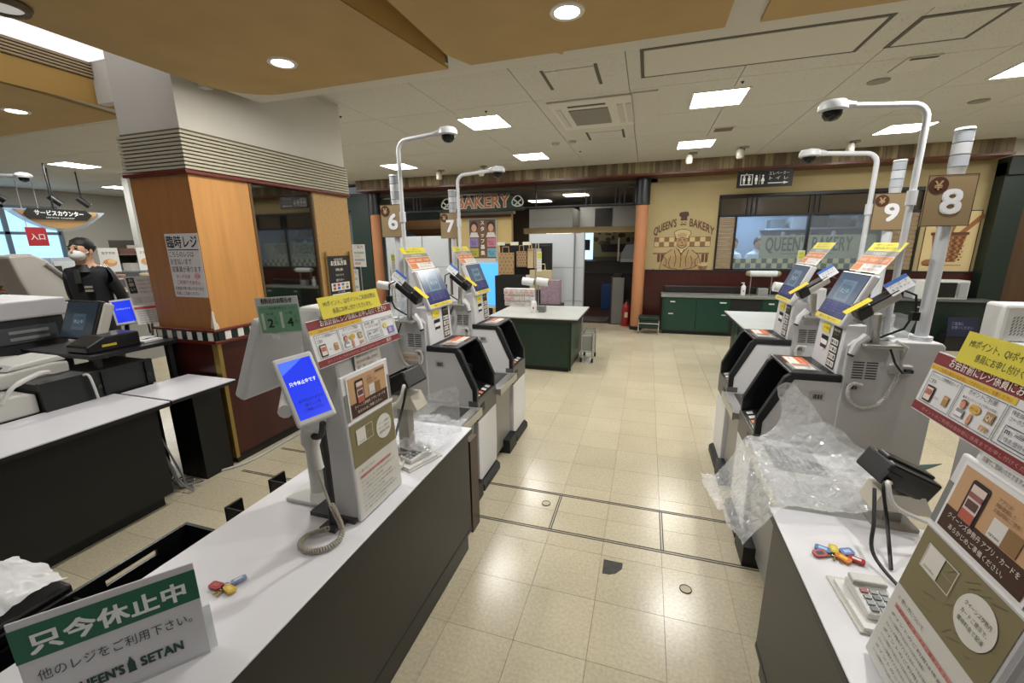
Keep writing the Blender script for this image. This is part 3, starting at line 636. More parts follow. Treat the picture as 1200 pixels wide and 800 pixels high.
    # bagging shelf on the near side
    sf = bx('bagging_shelf', -.03, -shelf, .56, .33, -.004, .60, mat('#a3a3a0', .3, .4), bevel=.004)
    bx('steel_lip', -.038, -shelf, .553, -.026, -.004, .603, M_STEEL, sf)
    w = frame(P(.13, -.17, .6015), (0, -s, 0), (s, 0, 0)); pl_ = sheet('dark_plate', w, .26, .20, .0015, mat('#2b2c2f', .3), sf); p = Print()
    for k in range(7): p.text('商品を置かないでください 精算後の商品をお取りください', 0, .07-.023*k, .012, '#a9aaad', 1, w=.2)
    p.build(pl_, w)
    bx('shelf_stand', .02, -shelf+.03, .06, .30, -.01, .56, mat('#8f8e8a', .4, .3)); bx('stand_foot', -.035, -.20, 0, .30, -.02, .11, mat('#101113', .5))
    return o
R8 = self_checkout(1, .577, 2.27, 'white self-checkout machine of lane 8 on the right, nearest to the camera', .76)
R9 = self_checkout(1, .577, 3.03, 'white self-checkout machine of lane 9 on the right, behind the lane 8 machine', .40)
L6 = self_checkout(-1, -.97, 2.30, 'white self-checkout machine of lane 6 on the left, at the end of the white counter', .49)
L7 = self_checkout(-1, -.97, 3.05, 'white self-checkout machine of lane 7 on the left, beside the green table', .40)
# clear tray boxes on the machine tops
for s, x, y, l in ((1, 1.10, 2.42, 'clear plastic tray on the right, beside the thick post of board eight'), (-1, -1.52, 2.40, 'clear plastic tray on the left, behind the scanner of the nearest machine')):
    o = thing('clear_tray', l, 'tray', (x, y, 1.15))
    MB().box(x-.07, y-.06, 1.151, x+.07, y+.06, 1.155).build('bottom', CLEARP, o)
    for a in (-1, 1):
        MB().add([(x+a*.07, y-.06, 1.155), (x+a*.07, y+.06, 1.155), (x+a*.085, y+.075, 1.25), (x+a*.085, y-.075, 1.25)], [(0, 1, 2, 3)]).build('side_wall', CLEARP, o)
        MB().add([(x-.07, y+a*.06, 1.155), (x+.07, y+a*.06, 1.155), (x+.085, y+a*.075, 1.25), (x-.085, y+a*.075, 1.25)], [(0, 1, 2, 3)]).build('end_wall', CLEARP, o)
# ---- lane number posts and camera poles
M_POLE = mat('#d3d6da', .35); M_LENS = clear_mat('lamp_lens', (.85, .88, .9), .25, .2)
def lane_post(num, x, y, s):
    o = thing('lane_post', {'8': 'white lane post with the biggest brown yen board, number eight', '9': 'white lane post with the brown yen board nine, behind board eight', '6': 'white lane post with the brown yen board six, leftmost', '7': 'white lane post with the brown yen board seven, before the bakery letters'}[num], 'lane post', (x, y, 1.15), 'lane number posts')
    MB().cyl((x, y, 1.15), (x, y, 1.87), .024, n=16).build('pole', M_POLE, o, smooth=True)
    MB().cyl((x, y, 1.15), (x, y, 1.17), .04, n=16).build('pole_base', M_POLE, o, smooth=True)
    MB().cyl((x, y, 1.85), (x, y, 1.885), .026, .03, n=16).build('lamp_base', mat('#c9ccd0', .4), o, smooth=True)
    for k in range(3): MB().cyl((x, y, 1.887+.047*k), (x, y, 1.930+.047*k), .031, n=16).build('signal_lamp', mat(('#b9bfc6', '#cfd3d8', '#aeb4bb')[k], .25), o, smooth=True)
    MB().cyl((x, y, 2.027), (x, y, 2.036), .033, .030, n=16).build('lamp_cap', mat('#e3e6ea', .4), o, smooth=True)
    w = frame((x-.02, y-.03, 1.752), (1, 0, 0), (0, 0, 1)); b = sheet('number_board', w, .165, .206, .006, mat('#94805f', .5), o)
    MB().box(x-.03, y-.024, 1.70, x+.03, y-.015, 1.80).build('bracket', M_POLE, o)
    p = Print(.0008); p.box(-.0825, -.103, .0825, .103, .003, '#4b2f1c', 1); p.ell(-.045, .062, .034, .034, '#4b2a16', 1); p.text('¥', -.045, .044, .05, '#b5966b', 2, bold=.02)
    p.text(num, .008, -.05, .135, '#e8eaee', 2, bold=.028, hs=1.12); p.build(b, w)
    return o
def camera_pole(lab, x, y, s, ztop, r=.013):
    o = thing('camera_pole', lab, 'camera', (x, y, 1.15), 'dome cameras on bent poles')
    pts = [(x, y, 1.15), (x, y, ztop-.06)]+[(x-s*(.06-.06*math.cos(a)), y, ztop-.06+.06*math.sin(a)) for a in [math.pi/2*k/6 for k in range(1, 7)]]+[(x-s*.29, y-.03, ztop+.01)]
    MB().tube(pts, r, 10).build('pole', M_POLE, o, smooth=True)
    MB().cyl((x, y, 1.74), (x, y, 1.80), r*1.45, n=10).build('collar', M_POLE, o, smooth=True); MB().cyl((x, y, 1.15), (x, y, 1.165), .035, n=12).build('pole_base', M_POLE, o, smooth=True)
    cx, cy = x-s*.35, y-.035; z = ztop+.01
    MB().lathe([(.02, .026), (.045, .022), (.054, .008), (.054, -.012), (.045, -.018)], (cx, cy, z), 18).build('housing', mat('#cfd2d6', .4), o, smooth=True)
    MB().tube([(x-s*.27, y-.03, ztop+.01), (cx, cy, z+.01)], [.016, .024], 8).build('neck', mat('#cfd2d6', .4), o, smooth=True)
    MB().lathe([(.038, -.016), (.036, -.034), (.024, -.05), (.002, -.056)], (cx, cy, z), 16).build('dome', mat('#0d0e10', .08), o, smooth=True)
    return o
lane_post('8', 1.205, 2.33, 1); lane_post('9', 1.34, 3.10, 1); lane_post('6', -1.575, 2.50, -1); lane_post('7', -1.565, 3.33, -1)
camera_pole('bent white pole with a dome camera nearest on the right, beside board 8', 1.07, 2.33, 1, 2.14)
camera_pole('thinner bent white pole with a dome camera in front of the bakery window', 1.225, 3.09, 1, 2.08)
camera_pole('bent white camera pole crossing the leftmost yen board', -1.47, 2.40, -1, 2.21)
camera_pole('bent white camera pole with its dome above the bakery letters', -1.46, 3.22, -1, 2.13)
MB().box(1.12, 3.02, 1.0, 1.42, 3.38, 1.16).build('post_plinth', M_MSIDE, R9); MB().box(-1.70, 2.33, .9, -1.50, 2.65, 1.149).build('rear_box', M_MSIDE, L6); MB().box(-1.70, 3.1, .9, -1.50, 3.42, 1.149).build('rear_box', M_MSIDE, L7)

# ================================================================ KIOSKS WITH POSTERS
OLIVE = '#7d7454'; TANC = '#c19a74'; DBR = '#3f2418'
def kiosk(s, Xb, Y0, lean, label, yb0, board_tilt, board_x, board_z):
    """s = +1 faces -X (right-hand row), -1 faces +X; Y0 = near edge"""
    o = thing('payment_kiosk', label, 'kiosk', (Xb+s*.07, Y0+.12, .7), 'white kiosks with posters')
    P = lambda d, v, z: (Xb+s*d, Y0+v, z)
    L = lean
    prof = [(.012, .70), (L*.5+.012, 1.20), (L*.7+.03, 1.40), (L*.7+.05, 1.42), (L*.7+.125, 1.42), (L*.5+.135, 1.2), (.145, .70)]
    MB().prism([(Xb+s*d, z) for d, z in prof], Y0+.006, Y0+.244, 'y').build('body', mat('#c9c8c5', .42), o, bevel=.012)
    MB().prism([(Xb+s*d, z) for d, z in [(.02, .7), (.02, .715), (.20, .715), (.20, .7)]], Y0-.01, Y0+.26, 'y').build('base_plate', mat('#39383a', .4), o)
    up = (s*L, 0, 1); w = frame(P(L*.25, .125, .955), (0, -s, 0), up)
    hold = sheet('poster_holder', w, .25, .498, .012, mat('#d7d7d8', .35), o, bevel=.004)
    p = Print(.0007)
    p.rect(-.119, -.243, .119, .085, '#cfcdc6', 1)                    # lower poster
    p.rect(-.119, -.06, .119, .085, OLIVE, 2)
    random.seed(3)
    for k in range(16):
        x = random.uniform(-.11, .09); y = random.uniform(-.055, .07); p.line([(x, y), (x+random.uniform(.01, .03), y+random.uniform(.004, .02))], .0012, '#6b6248', 3)
    p.rect(-.092, .01, -.045, .062, '#d9d6cd', 4); p.box(-.092, .01, -.008, .062, .0018, '#cfccc2', 5); p.text('QUEEN\'S ISETAN', -.068, .016, .0055, '#4b4638', 5, w=.03); p.text('ISETAN CARD', -.027, .034, .0055, '#a79f86', 5, w=.028)
    p.ell(.055, .018, .044, .044, '#d5d3cb', 4)
    for k, t in enumerate(('クイーンズ伊勢丹', 'カードご提示で、', '優待料金で配達')): p.text(t, .055, .03-.016*k, .010, '#55503f', 5, w=.06)
    p.text('1. 使い方について', -.1, -.085, .010, '#5b5850', 3, align='L', w=.08)
    p.rect(-.1, -.106, .075, -.096, '#c98d86', 3); p.text('お会計の前にカードをご提示ください', -.012, -.104, .008, '#8a2f2a', 4, w=.165)
    for k in range(8):
        y = -.124-.0145*k; p.text('クイーンズ伊勢丹アプリまたはカードをお持ちのお客様は' if k % 3 else 'ポイントのご利用は係員まで', -.1, y, .008, '#6b6860', 3, align='L', w=(.19, .12, .17)[k % 3])
    # small application card clipped on the upper half
    p.rect(-.124, .09, .124, .098, '#e7e7e8', 5); p.rect(-.121, .10, -.10, .19, '#7c7d7b', 3); p.rect(.10, .10, .121, .19, '#7c7d7b', 3)
    p.rect(-.105, .098, .105, .243, '#e3e3e2', 4); p.rect(-.098, .104, .098, .235, TANC, 5); p.rect(-.098, .104, .098, .150, DBR, 6)
    p.poly(rrect(-.068, .138, -.026, .222, .006), '#2b1a1c', 7); p.rect(-.063, .145, -.031, .214, '#d9c6bd', 8); p.rect(-.063, .19, -.031, .2, '#8f5a55', 9); p.rect(-.063, .145, -.031, .165, '#b35d4b', 9); p.rect(-.06, .17, -.034, .186, '#5c3f3c', 9)
    p.rect(.0, .152, .03, .188, '#d8d5cf', 7); p.rect(.03, .152, .062, .188, '#8b6b45', 7); p.text('ISETAN', .015, .157, .006, '#444', 8, w=.022) if False else p.text('ISETAN', .015, .157, .006, '#444444', 8, w=.022)
    p.text('アプリは\n無料登録して\nお会計前にご提示', -.008, .215, .0085, '#5b3f2b', 8, align='L', hs=.8); p.text('QUEEN\'S ISETAN', .065, .221, .009, '#2b1d16', 8, w=.05, bold=.02)
    p.text('クイーンズ伊勢丹 アプリ・カードを', 0, .132, .012, '#e8ddd2', 8, w=.165); p.text('あらかじめご準備ください。', -.005, .114, .012, '#e8ddd2', 8, w=.13)
    p.build(hold, w, 'posters')
    # paper sheet above the holder
    t3 = L+.0; w = frame(P(L*.5+.006, .15, 1.222), (0, -s, 0), up); sh = sheet('notice_sheet', w, .13, .14, .001, mat('#d3d2cf', .5), o); p = Print()
    p.rect(-.058, .036, -.034, .06, '#a58a66', 1); p.text('QI', -.046, .042, .014, '#efe7d8', 2, w=.016); p.text('使用方法について', .018, .04, .015, '#3b3a38', 2, w=.085)
    for k, (t, c) in enumerate((('従業員が変わるため、QIポイントの', '#5b5957'), ('確認でのお会計は難しくなります。', '#b5353a'), ('店舗でご登録いただきますよう', '#5b5957'), ('お願いいたします。', '#5b5957'))): p.text(t, -.058, .02-.018*k, .011, c, 2, align='L', w=(.115, .115, .1, .06)[k])
    p.build(sh, w)
    # big notice board
    tt = board_tilt; w = frame((board_x, yb0+.205, board_z), (0, -s, 0), (s*math.sin(tt), 0, math.cos(tt)))
    bd = sheet('notice_board', w, .41, .138, .006, mat('#dadadb', .45), o); p = Print(.0008)
    p.rect(-.205, .042, .205, .067, '#7b1f24', 1); p.rect(-.205, -.067, .205, -.048, '#7b1f24', 1)
    p.text('お会計前にレジ係員にお申し付けください', .01, .048, .021, '#f1e9e4', 2, w=.33, bold=.006)
    p.rect(-.205, .029, .03, .041, '#d8b72e', 1); p.text('カードご利用の場合は会計後にできませんのでご注意ください', -.09, .031, .009, '#b3542a', 2, w=.22)
    p.text('ポイントのご利用は会計前に係員までお申し付けください', -.02, -.061, .009, '#b98d86', 2, w=.3); p.text('会計', .14, -.062, .014, '#f1e9e4', 2, w=.03)
    xs = (-.195, -.095, .02, .115, .198)
    for x0, x1 in zip(xs, xs[1:]): p.box(x0+.002, -.044, x1-.002, .026, .0012, '#4a4a58', 2)
    p.text('クイーンズ伊勢丹カード\nご提示', -.145, .014, .0098, '#2e2e30', 3, w=.085); p.text('ポイントご利用', -.038, .014, .012, '#2e2e30', 3, w=.07); p.text('■ 今すぐポイントをご利用のお客様', -.038, .003, .006, '#555555', 3, w=.085)
    p.text('株主様ご優待\nクーポンのご利用', .068, .014, .010, '#2e2e30', 3, w=.07); p.text('商品券のご利用', .157, .014, .010, '#2e2e30', 3, w=.065)
    p.poly(rrect(-.185, -.04, -.158, -.004, .003), '#3a2324', 3); p.rect(-.182, -.036, -.161, -.008, '#e0cfc6', 4); p.rect(-.18, -.024, -.163, -.012, '#b3695a', 5); p.text('または', -.145, -.026, .006, '#666666', 3, w=.012); p.rect(-.125, -.032, -.11, -.01, '#a9834f', 3); p.rect(-.125, -.017, -.11, -.013, '#c9a878', 4)
    p.ell(-.07, -.01, .007, .008, '#c98d6d', 4); p.ell(-.07, -.005, .0085, .006, '#7d4a30', 3); p.poly([(-.082, -.036), (-.058, -.036), (-.06, -.019), (-.08, -.019)], '#8d8d90', 3); p.rect(-.08, -.034, -.06, -.026, '#e2e2e2', 4)
    p.ell(-.04, -.008, .014, .009, '#cfa64a', 3); p.text('ポイント', -.04, -.011, .007, '#6d3a1c', 4, w=.02); p.rect(-.012, -.02, .008, .0, '#a08258', 3); p.text('QI', -.002, -.015, .014, '#f0e8da', 4, w=.013); p.text('m', -.002, -.037, .02, '#c59a62', 4, w=.016, bold=.04); p.ell(-.042, -.03, .005, .012, '#c98d6d', 3)
    p.box(.035, -.038, .105, -.006, .0015, '#2d3552', 3); p.text('m', .046, -.02, .014, '#3a4562', 4, bold=.02); p.text('三越伊勢丹', .078, -.018, .010, '#3a4562', 4, w=.035); p.text('株主優待券', .07, -.033, .010, '#5a5f6d', 4, w=.05)
    p.rect(.13, -.012, .15, .004, '#d8c25a', 3); p.rect(.15, -.038, .188, -.012, '#7a78b0', 3); p.rect(.154, -.032, .17, -.017, '#b9a7c8', 4)
    p.build(bd, w)
    # yellow sheet leaning above the board
    w = frame((board_x+s*.012, yb0+.20, board_z+.096), (0, -s, 0), (s*math.sin(tt), 0, math.cos(tt))); ys = sheet('yellow_sheet', w, .285, .064, .0015, mat('#d4c736', .5), o); p = Print()
    p.text('MIポイント、QIポイントご利用の際は', 0, .004, .018, '#3c3d16', 1, w=.25); p.text('係員にお申し付けくださいませ。', 0, -.02, .018, '#3c3d16', 1, w=.19); p.build(ys, w)
    MB().box(min(board_x+s*.012, board_x+s*.10), yb0+.12, board_z-.02, max(board_x+s*.012, board_x+s*.10), yb0+.20, board_z+.05).build('board_bracket', M_MSIDE, o)
    return o
K1 = kiosk(-1, -.853, 1.01, .05, 'white payment kiosk with posters standing on the left white counter', .925, .24, -.884, 1.326)
K2 = kiosk(1, .513, .712, .174, 'white payment kiosk with posters filling the lower right corner', .737, .21, .617, 1.288)
# ================================================================ THINGS ON AND BESIDE THE LEFT COUNTER
# customer display with blue screen
rr = Vector((.48, .87, .10)); uu = Vector((-.50, .19, .84))
w = frame((-.835, .831, 1.240), rr, uu)
cd = thing('customer_display', 'small white customer display with a bright blue screen in front of the left kiosk', 'display', (-.88, .92, .70))
hz = sheet('housing', w, .098, .190, .022, mat('#d2d2d2', .4), cd, bevel=.006)
BL = mat('#1c35d8', .25, emit=.5); p = Print(.0006)
p.rect(-.040, -.080, .040, .080, BL, 1); p.poly([(-.040, .045), (-.040, .080), (.02, .080)], mat('#4a6cf0', .25, emit=.5), 2)
p.text('只今休止中です', 0, .012, .0125, mat('#dfe6ff', .3, emit=.9), 3, w=.066)
for k, t in enumerate(('おそれ入りますが', '他のレジを', 'ご利用ください')): p.text(t, .004, -.036-.0135*k, .0105, mat('#0b1650', .3), 3, w=(.062, .04, .05)[k])
p.build(hz, w, 'screen_image')
MB().obox(w @ Matrix.Translation((-.01, -.02, -.036)), .05, .07, .03).build('rear_mount', M_MSIDE, cd, bevel=.006)
MB().tube([w @ Vector((-.02, -.05, -.04)), (-.92, .955, 1.12), (-.935, .975, .95), (-.935, .975, .703)], [.016, .014, .013, .013], 8).build('stand_pole', mat('#2b2b2c', .4), cd, smooth=True)
MB().box(-.965, .945, .70, -.905, 1.004, .712).build('stand_foot', mat('#4a4a4b', .35, .4), cd)
arm = MB().tube([w @ Vector((-.06, -.04, -.02)), (-.985, .94, 1.20), (-1.02, .98, 1.16)], [.018, .03, .03], 10); arm.build('side_arm', M_OFFW, cd, smooth=True)
MB().box(-1.05, .95, 1.09, -.98, 1.01, 1.135).build('arm_joint', M_OFFW, cd, bevel=.006)
# handheld scanner hanging below with a coiled cord
hh = thing('handheld_scanner', 'white handheld scanner hanging below the blue customer display', 'scanner', (-.88, .86, .70))
MB().tube(spline([(-.835, .85, 1.135), (-.865, .868, 1.12), (-.885, .878, 1.07), (-.875, .872, 1.0), (-.868, .87, .975)], 5), [.03]*6+[.027]*6+[.02]*9, 10).build('grip', M_OFFW, hh, smooth=True)
MB().tube(spline([(-.80, .84, 1.14), (-.82, .85, 1.10), (-.855, .86, 1.085), (-.88, .885, 1.10)], 5), .009, 8).build('cradle', M_BLACK, hh, smooth=True)
MB().tube(spline([(-.868, .87, .975), (-.872, .89, .90), (-.868, .905, .82)], 6), .004, 6).build('lead', mat('#b5b0a4', .5), hh, smooth=True)
coil([(-.868, .905, .84), (-.868, .925, .78), (-.872, .94, .73), (-.862, .918, .714), (-.868, .878, .712), (-.90, .85, .712), (-.94, .848, .712), (-.968, .868, .712), (-.97, .90, .713), (-.945, .925, .716), (-.918, .932, .725)], .0062, 60, .0034).build('coil_cord', mat('#a39c8f', .5), hh, smooth=True)
# clerk monitor seen from behind
cm = thing('clerk_monitor', 'white back of the clerk monitor behind the blue display', 'monitor', (-1.16, 1.09, .70))
up = Vector((.123, 0, .255)).normalized(); w = frame((-1.150, 1.10, 1.245), (0, 1, 0), up)
MB().obox(w @ Matrix.Translation((0, 0, -.02)), .30, .29, .04).build('housing', mat('#cccbc9', .42), cd if False else cm, bevel=.01)
MB().obox(w @ Matrix.Translation((0, 0, -.042)), .27, .25, .004).build('screen', mat('#15181c', .1), cm)
MB().tube([w @ Vector((0, -.05, 0)), (-1.12, 1.12, 1.0), (-1.12, 1.12, .70)], [.03, .028, .03], 10).build('stand', M_OFFW, cm, smooth=True)
MB().box(-1.20, 1.04, .70, -1.05, 1.20, .715).build('foot', M_OFFW, cm, bevel=.005)
w = frame((-1.02, .954, 1.404), (.93, .36, .05), (0, 0, 1))
nt_ = thing('price_notice', 'grey and green price notice with the numerals two and four on the clerk monitor', 'notice', (-1.02, .954, 1.35))
sh = sheet('sheet', w, .121, .108, .0015, mat('#bdbfbb', .5), nt_); MB().obox(w @ Matrix.Translation((-.02, -.04, -.03)), .02, .06, .06).build('clip', M_OFFW, nt_); p = Print()
p.text('有料化のお知らせ', 0, .037, .017, '#2a2b29', 2, w=.088, bold=.02); p.rect(-.056, -.05, .058, .03, '#6d9a7b', 1); p.text('2020年7月より', .0, .018, .009, '#2f4538', 2, w=.05)
p.line([(-.05, .021), (-.034, .021)], .001, '#2f4538', 2); p.line([(.034, .021), (.05, .021)], .001, '#2f4538', 2)
p.rect(-.05, -.04, -.042, .008, '#b9c8b4', 2); p.text('M 1枚', -.024, .002, .009, '#24342b', 2, w=.02); p.text('2', -.026, -.034, .035, '#16201a', 2, bold=.02); p.text('円\n税込', -.009, -.012, .011, '#24342b', 2, w=.01)
p.rect(.003, -.038, .011, .01, '#b9c8b4', 2); p.text('L 1枚', .03, .002, .009, '#24342b', 2, w=.02); p.text('4', .03, -.034, .035, '#16201a', 2, bold=.02); p.text('円\n税込', .048, -.012, .011, '#24342b', 2, w=.01)
p.build(sh, w)
# closed-lane sign
r = Vector((.629, .777, 0)); w = frame((-.984, .421, .823), r, (0, 0, 1))
cs = thing('closed_lane_sign', 'white sign with a green band standing on the left counter', 'sign', (-.984, .421, .70))
bd = sheet('sign_board', w, .276, .232, .004, mat('#c9cacd', .35), cs, bevel=.003); p = Print(.0006)
p.rect(-.138, .026, .138, .100, '#176044', 1)
p.text('只今休止中', .0, .042, .047, '#e4e8e6', 2, w=.232, bold=.03); p.text('他のレジをご利用下さい。', .0, -.022, .027, '#3f4348', 2, w=.235)
p.text('QUEEN\'S', -.045, -.082, .031, '#20433a', 2, w=.082, bold=.03); p.text('SETAN', .058, -.082, .031, '#20433a', 2, w=.07, bold=.03)
p.rect(.002, -.082, .014, -.062, '#20433a', 2); p.poly([(.0005, -.086), (.0155, -.086), (.013, -.08), (.003, -.08)], '#20433a', 2); p.poly([(.003, -.062), (.013, -.062), (.0105, -.054), (.0055, -.054)], '#20433a', 2); p.rect(.0065, -.054, .0095, -.049, '#20433a', 2)
p.line([(-.02, -.117), (.13, -.117)], .001, '#9fa2a4', 2)
p.build(bd, w, 'lettering')
MB().obox(w @ Matrix.Translation((.012, -.06, -.008)), .276, .115, .006).build('acrylic_back', clear_mat('acrylic', (.85, .87, .88), .5, .1), cs)
MB().obox(w @ Matrix.Translation((0, -.119, -.03)), .27, .006, .06).build('foot', clear_mat('acrylic_foot', (.85, .87, .88), .5, .1), cs)
# keys with tags
def key_bunch(x, y, z, label, tags, sc=1., seed=1):
    random.seed(seed); o = thing('key_bunch', label, 'keys', (x, y, z))
    MB().tube([(x+.012*sc*math.cos(t*.6), y+.012*sc*math.sin(t*.6), z+.008) for t in range(12)], .0015, 5).build('ring', M_CHROME, o)
    for dx, dy, c, tx in tags:
        a = math.atan2(dy, dx)+random.uniform(-.2, .2); M = Matrix.Translation((x+dx, y+dy, z+.008)) @ Matrix.Rotation(a, 4, 'Z') @ Matrix.Rotation(random.uniform(-.25, .25), 4, 'X')
        q = MB(); q.prism(rrect(-.017*sc, -.010*sc, .017*sc, .010*sc, .006*sc), -.003, .003, 'z', M=M); tg = q.build('key_tag', mat(c, .35), o)
        q = MB(); q.obox(M @ Matrix.Translation((0, 0, .0034)), .018*sc, .009*sc, .0006); q.build('tag_paper', mat(tx, .5), tg)
    for k in range(3):
        a = 3.6+.6*k; q = MB(); M = Matrix.Translation((x+.018*math.cos(a), y+.018*math.sin(a), z+.005)) @ Matrix.Rotation(a, 4, 'Z')
        q.obox(M, .028, .006, .002); q.lathe([(.009, -.0012), (.009, .0012)], n=10, M=M @ Matrix.Translation((-.016, 0, 0))); q.build('key', mat('#a58f5c', .3, .8), o)
    return o
key_bunch(-1.035, .675, .70, 'small bunch of keys with blue, yellow and red tags on the left counter', [(.012, .028, '#7f93b8', '#c9ced8'), (.018, -.004, '#c8a83a', '#d9c46a'), (-.028, -.006, '#9a2f2c', '#b54a44')], 1.1, 4)
# black lane tray with slots on the clerk side
M_TRAY = mat('#151516', .35)
tr = thing('bag_rack', 'long black slotted rack on the clerk side of the left counter', 'rack', (-1.45, .3, 0))
for x0, x1 in ((-1.59, -1.578),): 
    q = MB(); ys = [-.6, -.3, -.22, .07, .15, .36, .44, .62, .70, .85, .945]
    q.box(x0, -.6, .30, x1, .945, .555); q.box(x0, -.6, .575, x1, .945, .60)
    for a, b in ((-.6, -.35), (-.1, .12), (.33, .44), (.58, .68), (.83, .945)): q.box(x0, a, .555, x1, b, .575)
    q.build('side_rail', M_TRAY, tr)
MB().box(-1.578, .933, .30, -1.32, .945, .60).build('end_plate', M_TRAY, tr)
for y in (.25, .60): MB().box(-1.578, y, .30, -1.32, y+.008, .585).build('divider', M_TRAY, tr)
MB().box(-1.578, -.6, .28, -1.32, .945, .30).build('tray_bottom', M_TRAY, tr)
MB().box(-1.32, -.6, .0, -1.29, .945, .60).build('back_plate', M_TRAY, tr)
for y0, y1, l in ((1.02, 1.09, 'small black bracket beside the left counter, nearer of two'), (1.22, 1.30, 'small black bracket beside the left counter, farther of two')):
    b = thing('hook_bracket', l, 'bracket', (-1.39, y0, .4)); MB().box(-1.49, y0, .50, -1.31, y0+.008, .63).build('plate', M_TRAY, b, bevel=.003); MB().box(-1.49, y0, .50, -1.48, y1, .63).build('lip', M_TRAY, b); MB().box(-1.49, y0, .50, -1.31, y1, .508).build('ledge', M_TRAY, b)

# ================================================================ CLEAR BAGS, TERMINALS, PIN PADS
FILM = clear_mat('bag_film', (.97, .985, 1.0), .69, .05)
_n = FILM.node_tree; _g = [q for q in _n.nodes if q.type == 'BSDF_PRINCIPLED'][0]; _g.inputs['Specular IOR Level'].default_value = 1.0
_tc = _n.nodes.new('ShaderNodeTexCoord'); _nz = _n.nodes.new('ShaderNodeTexVoronoi'); _nz.feature = 'DISTANCE_TO_EDGE'; _nz.inputs['Scale'].default_value = 26; _bp = _n.nodes.new('ShaderNodeBump'); _bp.inputs['Strength'].default_value = .6; _bp.inputs['Distance'].default_value = .02
_n.links.new(_tc.outputs['Object'], _nz.inputs['Vector']); _n.links.new(_nz.outputs['Distance'], _bp.inputs['Height']); _n.links.new(_bp.outputs[0], _g.inputs['Normal'])
def film(name, label, grids, cat='plastic bag'):
    """grids: list of (nu, nv, f(u,v)->xyz, amp, freq, seed)"""
    b = MB()
    for nu, nv, f, amp, fq, sd in grids:
        vs = []
        for i in range(nu+1):
            for j in range(nv+1):
                p = Vector(f(i/nu, j/nv)); q = p*fq+Vector((sd, sd*2, 0)); c1 = 1-2*abs(mnoise.noise(q*1.1)); c2 = 1-2*abs(mnoise.noise(q*2.6+Vector((9, 4, 2)))); c3 = 1-2*abs(mnoise.noise(q*5.5)); k_ = amp*(.8*c1+.5*c2+.22*c3); vs.append(p+mnoise.noise_vector(q)*amp*.6+Vector((.25*k_, .2*k_, k_*.8)))
        b.add(vs, [(i*(nv+1)+j, (i+1)*(nv+1)+j, (i+1)*(nv+1)+j+1, i*(nv+1)+j+1) for i in range(nu) for j in range(nv)])
    o = b.build(name, FILM, label=label, cat=cat); o.data.polygons.foreach_set('use_smooth', [True]*len(o.data.polygons)); return o
def lay_r(u, v):
    x = .355+.55*u-.08*v*(1-u); y = 1.40+.50*v+.10*u*(1-v); z = .735+.03*math.sin(7*u+2)*math.sin(5*v)
    if x < .455: z -= (.455-x)*1.5
    return (x, y, max(z, .56) if x < .45 else max(z, .725))
def fold_r(u, v):   # tall crumpled fold rising from the shelf
    h = .26*(1-u)**.8*(.75+.25*math.sin(9*u))+.03
    return (.50+.40*u+.05*math.sin(v*3.1)*(1-u)+.06*v*(1-u), 1.93-.42*u+.06*v, .735+h*v)
def fold_r2(u, v):
    h = .20*math.sin(math.pi*min(1, u*1.05+.02))*(1-.5*u)
    return (.60+.30*u, 1.97-.30*u-.03*v, .73+h*v*(1.1-.4*u))
film('plastic_bag', 'crumpled clear plastic bags spilling over the right counter end', [(90, 80, lay_r, .02, 7, 1), (80, 40, fold_r, .022, 7, 5), (70, 36, fold_r2, .02, 8, 9)])
def lay_l(u, v): return (-1.08+.27*u, 1.42+.36*v, .735+.05*math.sin(3.1*v)*math.sin(3.1*u))
def fold_l(u, v): return (-1.06+.27*u+.02*v, 1.66-.12*(1-u)-.06*v, .725+v*(.12+.17*u*(1.15-u*.3)))
film('plastic_bag', 'crumpled clear plastic bag on the left counter beside the kiosk', [(60, 60, lay_l, .02, 9, 3), (64, 40, fold_l, .02, 8, 7)])
def lay_c(u, v): return (-1.90+.28*u, .20+.42*v, .62+.12*math.sin(3.1*u)*math.sin(3.1*v))
fb = film('plastic_bag', 'crumpled white plastic bag at the lower left edge', [(50, 50, lay_c, .025, 8, 13)]); fb.data.materials[0] = clear_mat('white_film', (.85, .86, .87), .25, .3)
MB().box(-1.86, .1, .30, -1.605, .62, .615).build('bag_bin', M_TRAY, label='black bin under the white bag at the lower left', cat='bin', bevel=.01)
